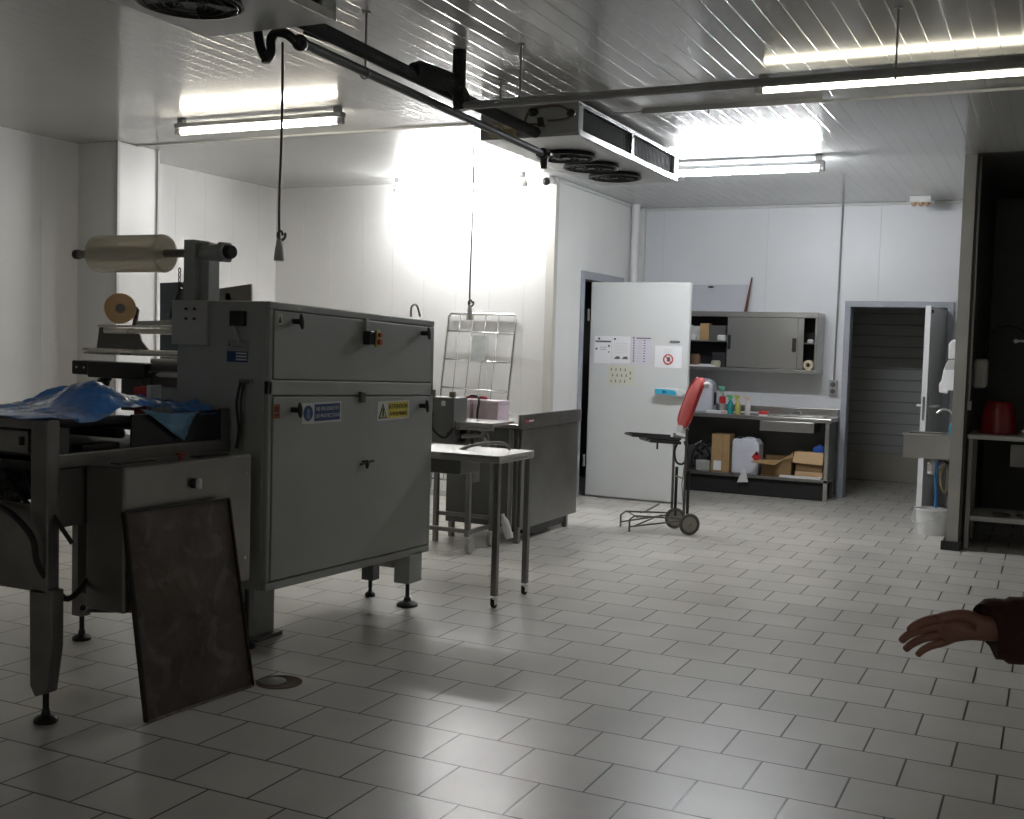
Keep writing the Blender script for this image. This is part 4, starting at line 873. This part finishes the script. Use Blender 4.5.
# red brush, tray, flat things
br = thing('scrubbing_brush', 'red brush with a long pale handle lying on the workbench', 'brush', (-2.65, 11.7, .835))
x = aY(764, 411, 11.7).x
G().box(x-.055, x+.04, 11.68, 11.74, .845, .885).build('brush_head', M_red, br, bevel=.012)
G().tube([(x-.05, 11.71, .86), (x-.2, 11.73, .86), (x-.33, 11.75, .85)], .009, 8).build('handle', M_white, br)
G().box(x-.05, x+.035, 11.685, 11.735, .835, .846).build('bristles', M_white, br)
sn = thing('sink_basin', 'shallow steel basin tray set on the right half of the workbench', 'tray', (-2.4, 11.8, .835))
G().box(-2.55, -2.1, 11.68, 11.70, .835, .85).box(-2.55, -2.1, 11.93, 11.95, .835, .85).box(-2.55, -2.53, 11.70, 11.93, .835, .85).box(-2.12, -2.1, 11.7, 11.93, .835, .85).box(-2.53, -2.12, 11.7, 11.93, .835, .838).build('tray', M_steel, sn, bevel=.003)
G().tube([(-2.5, 11.96, .84), (-2.45, 11.97, .875), (-2.38, 11.93, .88), (-2.36, 11.88, .86)], .008, smoothpts=4).build('spout', M_chrome, sn)
# lower shelf things (z = .215)
ZS = .215
def xs_(px, Y): return aY(px, 460, Y).x
x0, x1, x2 = xs_(711, 11.68), xs_(722, 11.68), xs_(729, 11.68)
t = thing('cardboard_box', 'tall closed cardboard box on the bench shelf, left of the big jerrycan', 'box', (x1, 11.75, ZS), group='cardboard boxes under the workbench')
G().box(x0, x2, 11.68, 11.88, ZS, ZS+.40).build('carton', M_card, t, bevel=.004)
G().box((x0+x1)/2-.03, (x0+x1)/2+.05, 11.678, 11.68, ZS+.02, ZS+.12).build('white_label', M_paper, t)
G().box(x1, x1+.004, 11.678, 11.681, ZS, ZS+.40).build('seam_tape', M_cardd, t)
j2 = jerry(xs_(745, 11.68), 11.67, ZS, .285, .22, .365, 'large pale jerrycan with a red hazard symbol on the bench shelf')
xh = xs_(755, 11.66)+.015
G().prism([(xh, 11.652, ZS+.13), (xh+.05, 11.652, ZS+.19), (xh+.0, 11.652, ZS+.25), (xh-.05, 11.652, ZS+.19)], (0, .008, 0)).build('red_symbol', M_red, j2)
G().sph((xh+.002, 11.65, ZS+.225), .02, (.8, .3, 1)).build('dark_mark', M_black, j2)
# open boxes
x0, x1 = xs_(761, 11.66), xs_(792, 11.66)
t = thing('cardboard_box', 'low open cardboard box with spread flaps in the middle of the bench shelf', 'box', ((x0+x1)/2, 11.75, ZS), group='cardboard boxes under the workbench')
G().box(x0, x1, 11.66, 11.668, ZS, ZS+.16).box(x0, x1, 11.88, 11.888, ZS, ZS+.2).box(x0, x0+.006, 11.66, 11.888, ZS, ZS+.17).box(x1-.006, x1, 11.66, 11.888, ZS, ZS+.18).box(x0, x1, 11.66, 11.888, ZS, ZS+.006).build('carton', M_cardd, t)
G().prism([(x0, 11.66, ZS+.16), (x0+.22, 11.66, ZS+.17), (x0+.17, 11.54, ZS+.13), (x0-.08, 11.55, ZS+.14)], (0, 0, .006)).prism([(x1, 11.66, ZS+.18), (x1, 11.88, ZS+.2), (x1+.02, 11.86, ZS+.22), (x1+.02, 11.68, ZS+.20)], (0, 0, .005)).prism([(x0+.2, 11.7, ZS+.17), (x1, 11.72, ZS+.2), (x1-.02, 11.78, ZS+.25), (x0+.28, 11.76, ZS+.22)], (0, 0, .005)).build('flap', M_card, t)
x0, x1 = xs_(795, 11.66), xs_(823, 11.66)
t = thing('cardboard_box', 'cardboard box with its front flap folded down, right end of the bench shelf', 'box', ((x0+x1)/2, 11.75, ZS), group='cardboard boxes under the workbench')
G().box(x0, x1, 11.68, 11.69, ZS, ZS+.2).box(x0, x1, 11.9, 11.91, ZS, ZS+.27).box(x0, x0+.008, 11.68, 11.91, ZS, ZS+.27).box(x1-.008, x1, 11.68, 11.91, ZS, ZS+.27).box(x0, x1, 11.68, 11.91, ZS, ZS+.006).build('carton', M_cardd, t)
G().prism([(x0-.01, 11.685, ZS+.27), (x1+.0, 11.685, ZS+.27), (x1, 11.64, ZS+.15), (x0-.02, 11.64, ZS+.16)], (0, .005, .002)).box(x0, x1, 11.675, 11.68, ZS, ZS+.07).build('flap', mat('cardboard_light', (.62, .42, .24), .85), t)
G().prism([(x0+.17, 11.78, ZS+.01), (x0+.26, 11.78, ZS+.01), (x0+.26, 11.78, ZS+.32), (x0+.22, 11.78, ZS+.35), (x0+.15, 11.78, ZS+.31)], (0, .06, 0)).build('blue_packet', mat('packet_blue', (.03, .12, .5), .35, noise_amt=.2), label='blue packet sticking out of the right cardboard box', cat='packet', bevel=.01)
x0 = xs_(779, 11.6)
G().box(xs_(780, 11.62), xs_(822, 11.62), 11.612, 11.66, ZS, ZS+.025).build('white_panel_strip', M_white, label='flat white strip along the front right of the bench shelf', cat='strip', bevel=.003)
# black bits at the left end, white cone
t = thing('black_tool_bundle', 'jumble of black tools and cable at the left end of the bench shelf', 'tools', (xs_(700, 11.75), 11.75, ZS))
g = G()
xl = xs_(702, 11.75)
for k in range(7):
    a = random.uniform(0, 6.28); p = Vector((xl+random.uniform(-.09, .09), 11.75+random.uniform(-.07, .07), ZS+.2+random.uniform(-.1, .08)))
    g.tube([p, p+Vector((.12*math.cos(a), .04*math.sin(a), .05*math.sin(a*2)))], .018, 8)
g.tube([(xl-.1, 11.7, ZS+.02), (xl-.08, 11.7, ZS+.2), (xl+.02, 11.72, ZS+.28), (xl+.1, 11.72, ZS+.15)], .012, 8, smoothpts=5)
g.build('tools', M_black, t)
G().box(xl-.06, xl+.09, 11.72, 11.84, ZS, ZS+.11).build('tool_case', M_paint2, t, bevel=.01)
pc = aY(743, 476, 11.60)
G().prism([(pc.x-.06, 11.60, pc.z-.07), (pc.x+.055, 11.60, pc.z-.06), (pc.x+.02, 11.605, pc.z+.07), (pc.x-.01, 11.605, pc.z+.07)], (0, .01, 0)).build('paper_tag', M_white, label='white triangular paper tag hanging on the front edge of the bench shelf', cat='tag')

# ================================================================== WALL CABINET
wc = thing('wall_cabinet', 'stainless steel wall cabinet with sliding doors above the workbench', 'cabinet', (-2.9, 11.88, 1.285))
x0, x1, z0, z1, yf = -4.0, -2.19, 1.285, 1.905, 11.70
G().box(x0, x1, yf, 12.068, z0, z0+.035).box(x0, x1, yf, 12.068, z1-.055, z1).box(x1-.03, x1, yf, 12.068, z0+.035, z1-.055).box(x0, x0+.03, yf, 12.068, z0+.035, z1-.055).build('case', M_steel, wc, bevel=.004)
G().box(x0+.03, x1-.03, 12.05, 12.066, z0+.035, z1-.055).build('back_panel', M_black, wc)
G().box(x0+.03, x1-.03, yf+.05, 12.05, 1.585, 1.6).build('inner_shelf', M_steeld, wc, bevel=.002)
dr = G().box(-3.125, -2.395, yf+.008, yf+.022, z0+.04, z1-.058).build('sliding_door', M_steel, wc, bevel=.002, label='front sliding door')
G().box(-3.118, -3.085, yf+.002, yf+.01, 1.51, 1.66).build('recessed_pull', M_black, dr, bevel=.003)
G().box(-2.445, -2.405, yf+.002, yf+.01, 1.50, 1.64).build('recessed_pull', M_black, dr, bevel=.003)
G().box(-3.0, -2.335, yf+.028, yf+.040, z0+.04, z1-.058).build('sliding_door', M_steel, wc, bevel=.002, label='rear sliding door, a narrow strip showing')
# contents
def ci(px, py, Y=11.86): return aY(px, py, Y)
p = ci(707, 342); t = thing('small_carton', 'brown carton with an open side on the upper cabinet shelf', 'carton', (p.x, 11.86, 1.6), group='things in the wall cabinet')
G().box(ci(701, 342).x, ci(710, 342).x, 11.80, 11.92, 1.6, 1.78).build('box', M_card, t, bevel=.003)
G().box(ci(710, 342).x, ci(726, 342).x, 11.84, 11.92, 1.6, 1.76).build('dark_pack', M_paintd, t, bevel=.004)
for px, c_, l, zz, hh in ((692, M_white, 'white packet at the left of the upper cabinet shelf', 1.6, .06), (722, M_white, 'white reel on the upper cabinet shelf beside the sliding door', 1.6, .06), (696, mat('brown_bag', (.16, .09, .05), .6, noise_amt=.3), 'brown bag on the lower cabinet shelf', 1.32, .13), (717, mat('cream_pot', (.55, .55, .42), .5), 'cream pot on the lower cabinet shelf', 1.32, .07)):
    p = ci(px, 350, 11.82); G().lathe([(0, 0), (.045, 0), (.052, hh*.3), (.05, hh*.8), (.035, hh), (0, hh)], (p.x, 11.8, zz), 16, sx=1.2 if hh > .1 else 1).build('cabinet_item', c_, label=l, cat='pot' if 'pot' in l else 'packet')
p = ci(697, 330, 11.9); G().box(p.x-.03, p.x+.05, 11.92, 11.93, 1.69, 1.75).box(p.x-.08, p.x-.05, 11.90, 11.93, 1.6, 1.76).box(p.x-.05, p.x+.05, 11.93, 11.96, 1.6, 1.75).build('white_sign_card', M_white, label='white cards standing at the back of the upper cabinet shelf', cat='cards', bevel=.002)
p = ci(692, 364, 11.75); G().prism([(p.x-.05, 11.74, 1.32), (p.x+.25, 11.74, 1.32), (p.x+.24, 11.80, 1.335), (p.x-.05, 11.80, 1.335)], (0, 0, .012)).build('folded_papers', M_paper, label='folded papers lying on the lower cabinet shelf', cat='papers')
p = ci(719, 353, 11.8); G().box(p.x-.07, p.x+.07, 11.80, 11.95, 1.32, 1.46).box(p.x-.075, p.x+.075, 11.795, 11.955, 1.46, 1.475).build('dark_tin', mat('tin_dark', (.03, .03, .035), .4), label='dark tin with a pale lid on the lower cabinet shelf', cat='tin', bevel=.004)
p = aY(808, 366, 11.75); t = G().lathe([(.022, -.05), (.05, -.05), (.05, .05), (.022, .05), (.022, -.05)], n=28, M=T((p.x+.0, 11.80, 1.371)) @ R(PI/2, 'X')).build('tape_roll', mat('kraft', (.6, .52, .38), .6), label='brown paper tape roll in the right end of the wall cabinet', cat='tape roll')
p = aY(810, 342, 11.8); G().lathe([(0, 0), (.03, 0), (.032, .02), (.02, .035), (0, .035)], (p.x, 11.82, 1.6), 14).build('small_white_dish', M_white, label='white lid on the right end of the cabinet shelf', cat='dish')
# on top of the cabinet
wbd = thing('white_board', 'white panel with a dark grip slot standing on top of the wall cabinet', 'panel', (-3.35, 12.0, 1.905))
G().box(-3.95, -3.0, 11.98, 12.0, 1.905, 2.20).build('panel', mat('panel_lilac', (.50, .50, .56), .5), wbd, bevel=.004)
p = aY(711, 287, 11.98); G().sph((p.x, 11.978, p.z), .035, (1, .15, .3)).build('grip_slot', M_black, wbd)
G().tube([(-2.985, 11.88, 1.905), (-2.955, 11.98, 2.275)], [.017, .008], 10).build('wooden_stick', mat('wood_dark', (.13, .045, .025), .6, noise_amt=.2), label='dark brown wooden stick standing upright on the wall cabinet', cat='stick')

# outlet with conduit on the back wall
wo = thing('wall_socket', 'grey double wall socket with a thin conduit up to the ceiling on the back wall', 'socket', (-2.07, 12.04, 1.08))
G().box(-2.115, -2.03, 12.02, 12.07, 1.06, 1.22).build('socket_box', M_pipeg, wo, bevel=.008)
G().cyl((-2.072, 12.02, 1.105), (-2.072, 12.012, 1.105), .026, n=18).cyl((-2.072, 12.02, 1.175), (-2.072, 12.012, 1.175), .026, n=18).build('socket_face', M_paintd, wo)
G().tube([(-2.072, 12.05, 1.22), (-2.06, 12.05, ZC)], .009, 8).build('conduit', M_pipeg, wo)

# ================================================================== SINK CORNER
sk = thing('hand_sink', 'small stainless hand sink with a swan neck tap on the partition', 'sink', (-.93, 10.2, .64))
G().box(-1.13, -.72, 10.0, 10.015, .645, .845).box(-1.13, -.72, 10.385, 10.40, .645, .845).box(-1.13, -1.115, 10.015, 10.385, .645, .845).box(-.735, -.72, 10.015, 10.385, .645, .845).box(-1.115, -.735, 10.015, 10.385, .645, .66).box(-1.14, -.72, 9.99, 10.03, .835, .85).box(-1.14, -1.10, 10.03, 10.38, .835, .85).box(-.80, -.72, 10.03, 10.4, .83, .85).build('basin', M_steel, sk, bevel=.006)
G().cyl((-.765, 10.2, .85), (-.765, 10.2, .91), .018).tube([(-.765, 10.2, .90), (-.765, 10.2, 1.0), (-.80, 10.19, 1.045), (-.85, 10.17, 1.05), (-.885, 10.16, 1.02)], .011, 10, smoothpts=5).build('tap', M_chrome, sk)
G().cyl((-.90, 10.2, .645), (-.90, 10.2, .60), .02).cyl((-.90, 10.2, .60), (-.90, 10.2, .50), .045).tube([(-.90, 10.2, .55), (-.83, 10.2, .57), (-.80, 10.2, .60), (-.72, 10.2, .60)], .018, smoothpts=4).build('waste_trap', M_white, sk)
G().tube([(-.86, 10.15, .62), (-.87, 10.14, .5), (-.86, 10.14, .35), (-.86, 10.16, .22)], .012, 8, smoothpts=5).build('blue_hose', mat('hose_blue', (.03, .2, .5), .4), sk)
G().tube([(-.79, 10.12, .60), (-.83, 10.1, .52), (-.82, 10.1, .42), (-.79, 10.12, .36), (-.77, 10.12, .45), (-.78, 10.12, .56)], .009, 8, smoothpts=5).build('beige_hose', mat('hose_beige', (.35, .28, .15), .5), sk)
G().tube([(-.85, 10.14, .62), (-.80, 10.1, .62), (-.76, 10.12, .60)], .011, 8).build('valve', M_black, sk)
G().lathe([(0, 0), (.025, 0), (.027, .03), (.025, .08), (.012, .1), (0, .12)], (-.755, 10.12, .85), 16).build('soap_bottle', mat('soap_teal', (.03, .25, .33), .3), label='small teal soap bottle behind the tap on the hand sink', cat='bottle')
bu = thing('white_bucket', 'white plastic bucket on the floor below the hand sink', 'bucket', (-.88, 10.12, 0))
G().lathe([(0, .004), (.10, .004), (.118, 0), (.135, .20), (.142, .20), (.142, .215), (.13, .215), (.112, .02), (0, .02)], (-.88, 10.12, 0), 32).build('pail', M_white, bu)
G().tube([(-1.018, 10.10, .19), (-1.03, 10.03, .12), (-.95, 9.985, .10), (-.84, 9.98, .15), (-.745, 10.10, .19)], .004, 8, smoothpts=6).build('wire_handle', M_trim, bu)
pd = thing('towel_dispenser', 'white paper towel dispenser with a hanging towel above the hand sink', 'dispenser', (-.78, 10.12, 1.2))
G().prism([(-.72, 10.02, 1.29), (-.84, 10.02, 1.29), (-.845, 10.02, 1.38), (-.81, 10.02, 1.47), (-.72, 10.02, 1.47)], (0, .24, 0)).build('case', mat('case_grey', (.5, .5, .5), .4), pd, bevel=.01)
G().prism([(-.74, 10.03, 1.39), (-.84, 10.03, 1.39), (-.85, 10.03, 1.30), (-.87, 10.03, 1.27), (-.865, 10.03, 1.20), (-.80, 10.03, 1.19), (-.79, 10.03, 1.22), (-.74, 10.03, 1.22)], (0, -.02, 0)).build('paper_towel', M_paper, pd, bevel=.006)
sd = thing('soap_dispenser', 'white rounded soap dispenser above the towel dispenser', 'dispenser', (-.77, 10.12, 1.47))
G().prism([(-.72, 10.05, 1.475), (-.81, 10.05, 1.475), (-.815, 10.05, 1.60), (-.79, 10.05, 1.64), (-.72, 10.05, 1.65)], (0, .12, 0)).build('case', M_white, sd, bevel=.015, seg=3)

# ================================================================== DARK ANNEX AT THE RIGHT
dt = thing('steel_work_table', 'work table with a pale edge and a lower shelf in the dark bay at right', 'table', (.1, 9.8, 0))
M_edge = mat('table_edge', (.45, .45, .43), .45, noise_amt=.06)
G().box(-.595, .9, 9.47, 10.1, .865, .90).build('table_top', M_edge, dt, bevel=.004)
G().box(-.56, .88, 9.50, 10.08, .225, .262).build('lower_shelf', M_edge, dt, bevel=.003)
for x in (-.585, .86):
    for y in (9.5, 10.06): G().box(x-.0, x+.035, y-.018, y+.018, 0, .865).build('leg', M_steeld, dt, bevel=.003)
G().box(-.3, .8, 10.05, 10.07, .62, .80).build('rear_rail', M_steeld, dt)
rp = thing('upturned_bucket', 'red plastic bucket turned upside down on the dark work table', 'bucket', (-.395, 9.78, .9))
G().lathe([(.145, 0), (.148, .012), (.14, .014), (.125, .14), (.105, .235), (.085, .255), (0, .258)], (-.395, 9.78, .9), 36).build('shell', mat('pot_red', (.22, .012, .014), .3, noise_amt=.04), rp)
G().sph((-.41, 9.675, 1.10), .008).build('stud', M_chrome, rp)
for x, l in ((-.33, 'dark flat dish on the lower shelf of the dark table, left'), (-.16, 'dark flat dish on the lower shelf of the dark table, right')):
    G().lathe([(0, 0), (.05, 0), (.07, .02), (.066, .022), (.045, .004), (0, .004)], (x, 9.62, .262), 20).build('flat_dish', M_steeld, label=l, cat='dish', group='dishes on the dark table shelf')
G().lathe([(0, 0), (.05, 0), (.052, .02), (.03, .03), (.028, .05), (0, .05)], (-.20, 9.62, .9), 20).build('glass_lid', M_steel, label='small steel lid at the right edge of the dark work table', cat='lid')
ds = thing('wall_dispenser', 'pale rounded dispenser on the dark side of the partition above the red pot', 'dispenser', (-.58, 9.95, 1.25))
G().box(-.605, -.50, 9.88, 10.1, 1.25, 1.49).build('case', mat('dispenser_cream', (.42, .42, .38), .4), ds, bevel=.03, seg=4)
os_ = thing('switch_with_conduit', 'small switch box with a vertical conduit beside the partition edge', 'switch', (-.6, 9.45, 1.1))
G().box(-.605, -.575, 9.42, 9.47, 1.09, 1.16).build('switch_box', M_paint2, os_, bevel=.005)
G().cyl((-.597, 9.445, 1.16), (-.597, 9.445, ZC), .008, n=8).build('conduit', M_paint2, os_)
tw = thing('spray_tap', 'pale tap lever on the back of the dark bay with a thin looped hose', 'tap', (-.25, 10.05, 1.6))
p = aY(1016, 341, 9.9)
G().cyl(p, p+Vector((.14, 0, .0)), .010).sph(p, .018).cyl(p+Vector((.1, 0, 0)), p+Vector((.1, .2, 0)), .008).cyl((p.x+.1, 10.1, .9), (p.x+.1, 10.1, p.z+.03), .012).build('lever', M_trim, tw)
G().tube([(p.x+.1, 10.1, p.z), (p.x+.02, 10.1, p.z+.10), (p.x-.1, 10.1, p.z+.12), (p.x-.2, 10.12, p.z+.06), (p.x-.24, 10.14, p.z-.1)], .007, 8, smoothpts=6).build('hose', M_cable, tw)

# ================================================================== PERSON'S ARM AT THE RIGHT EDGE
def skin_mesh(name, verts, edges, radii, m, parent=None, sub=2):
    me = bpy.data.meshes.new(name); me.from_pydata([tuple(v) for v in verts], edges, []); me.materials.append(m)
    o = bpy.data.objects.new(name, me); C.objects.link(o)
    k = o.modifiers.new('skin', 'SKIN'); k.use_smooth_shade = True
    if not me.skin_vertices: print('NO SKIN LAYER')
    for i, r in enumerate(radii):
        me.skin_vertices[0].data[i].radius = (r if isinstance(r, tuple) else (r, r))
    me.skin_vertices[0].data[0].use_root = True
    if sub: s_ = o.modifiers.new('sub', 'SUBSURF'); s_.levels = s_.render_levels = sub
    if parent is not None: o.parent = parent; o.matrix_parent_inverse = Matrix.Translation(-parent.location)
    return o
M_skin = mat('skin', (.28, .13, .09), .5, noise_amt=.06)
M_sleeve = mat('sleeve_maroon', (.045, .012, .010), .85, noise_amt=.2, bump=.3)
W_ = Vector((-.098, 2.35, .975)); E_ = Vector((.12, 2.42, 1.00)); SH = Vector((.34, 2.5, 1.40))
pa = thing('person', 'person mostly outside the frame, maroon sleeve and hand reaching in at right', 'person', (.40, 2.55, 0))
dirh = Vector((-1, -.10, -.10)).normalized(); sd_ = Vector((-.1, .35, -1)); sd_ = (sd_-dirh*sd_.dot(dirh)).normalized()
vv = [W_+Vector((.10, .01, .01)), W_, W_+dirh*.045]; ee = [(0, 1), (1, 2)]; rr_ = [(.031, .027), (.028, .022), (.036, .019)]
kn = [(-.027, .074, .0098), (-.009, .082, .0100), (.010, .080, .0096), (.028, .073, .0085)]
lens = [(.036, .023, .018), (.041, .026, .020), (.038, .025, .019), (.030, .019, .016)]
curl = dirh.cross(sd_).normalized(); curl = curl if curl.y < 0 else -curl; curl = (curl+Vector((0, 0, -.5))).normalized()
for (off, d0, rf), ls in zip(kn, lens):
    b0 = len(vv); vv.append(W_+dirh*d0+sd_*off); ee.append((2, b0)); rr_.append((rf*1.15, rf*1.15)); p = vv[-1]
    for k, l_ in enumerate(ls):
        dd = (dirh*math.cos(.30*(k+1))+curl*math.sin(.30*(k+1))+sd_*off*2).normalized(); p = p+dd*l_
        vv.append(p); ee.append((len(vv)-2, len(vv)-1)); rr_.append((rf*(1-.1*k), rf*(1-.1*k)))
b0 = len(vv); p = W_+dirh*.028+sd_*-.032
vv.append(p); ee.append((1, b0)); rr_.append((.014, .014))
for l_, dd in ((.034, (dirh*.9-sd_*.35+curl*.35)), (.028, (dirh*1.0-sd_*.05+curl*.4))):
    p = p+dd.normalized()*l_; vv.append(p); ee.append((len(vv)-2, len(vv)-1)); rr_.append((.0108, .0108))
hand = skin_mesh('hand', vv, ee, rr_, M_skin, pa)
G().tube([W_+Vector((.012, .002, .003)), W_+Vector((.02, .004, .004)), W_+Vector((.07, .01, .006)), W_.lerp(E_, .6), E_, E_.lerp(SH, .3), E_.lerp(SH, .7), SH], [.052, .058, .064, .070, .074, .074, .080, .09], 24, smoothpts=6).build('sleeve', M_sleeve, pa)
# torso and legs stand outside the frame
skin_mesh('clothed_body', [(x+.08, y-.55, z) for x, y, z in ((.42, 3.1, 1.0), (.42, 3.1, 1.2), (.42, 3.1, 1.4), (.42, 3.1, 1.5), (.36, 3.1, .88), (.50, 3.12, .88), (.35, 3.08, .5), (.52, 3.16, .5), (.35, 3.08, .08), (.54, 3.18, .08), (.30, 3.08, 1.4), (.56, 3.12, 1.4))],
          [(0, 1), (1, 2), (2, 3), (0, 4), (0, 5), (4, 6), (5, 7), (6, 8), (7, 9), (2, 10), (2, 11)], [(.14, .1), (.14, .1), (.14, .1), .06, .09, .09, .06, .06, .045, .045, .07, .07], M_sleeve, pa)
G().box(.37, .49, 2.40, 2.60, 0, .07).box(.56, .68, 2.50, 2.70, 0, .07).build('shoes', M_black, pa, bevel=.02)
hdp = Vector((.50, 2.53, 1.66))
G().sph(hdp, .105, (.78, .95, 1.12)).sph(hdp+Vector((0, -.1, -.01)), .016, (.8, 1, 1.2)).sph(hdp+Vector((-.08, 0, -.01)), .02, (.4, 1, 1.5)).sph(hdp+Vector((.08, 0, -.01)), .02, (.4, 1, 1.5)).sph(hdp+Vector((0, -.088, -.055)), .018, (1.4, .5, .35)).cyl(hdp+Vector((0, .01, -.18)), hdp+Vector((0, .01, -.07)), .05).build('head', M_skin, pa)
G().sph(hdp+Vector((0, .015, .025)), .108, (.82, .98, 1.08)).build('hair', M_rubber, pa)
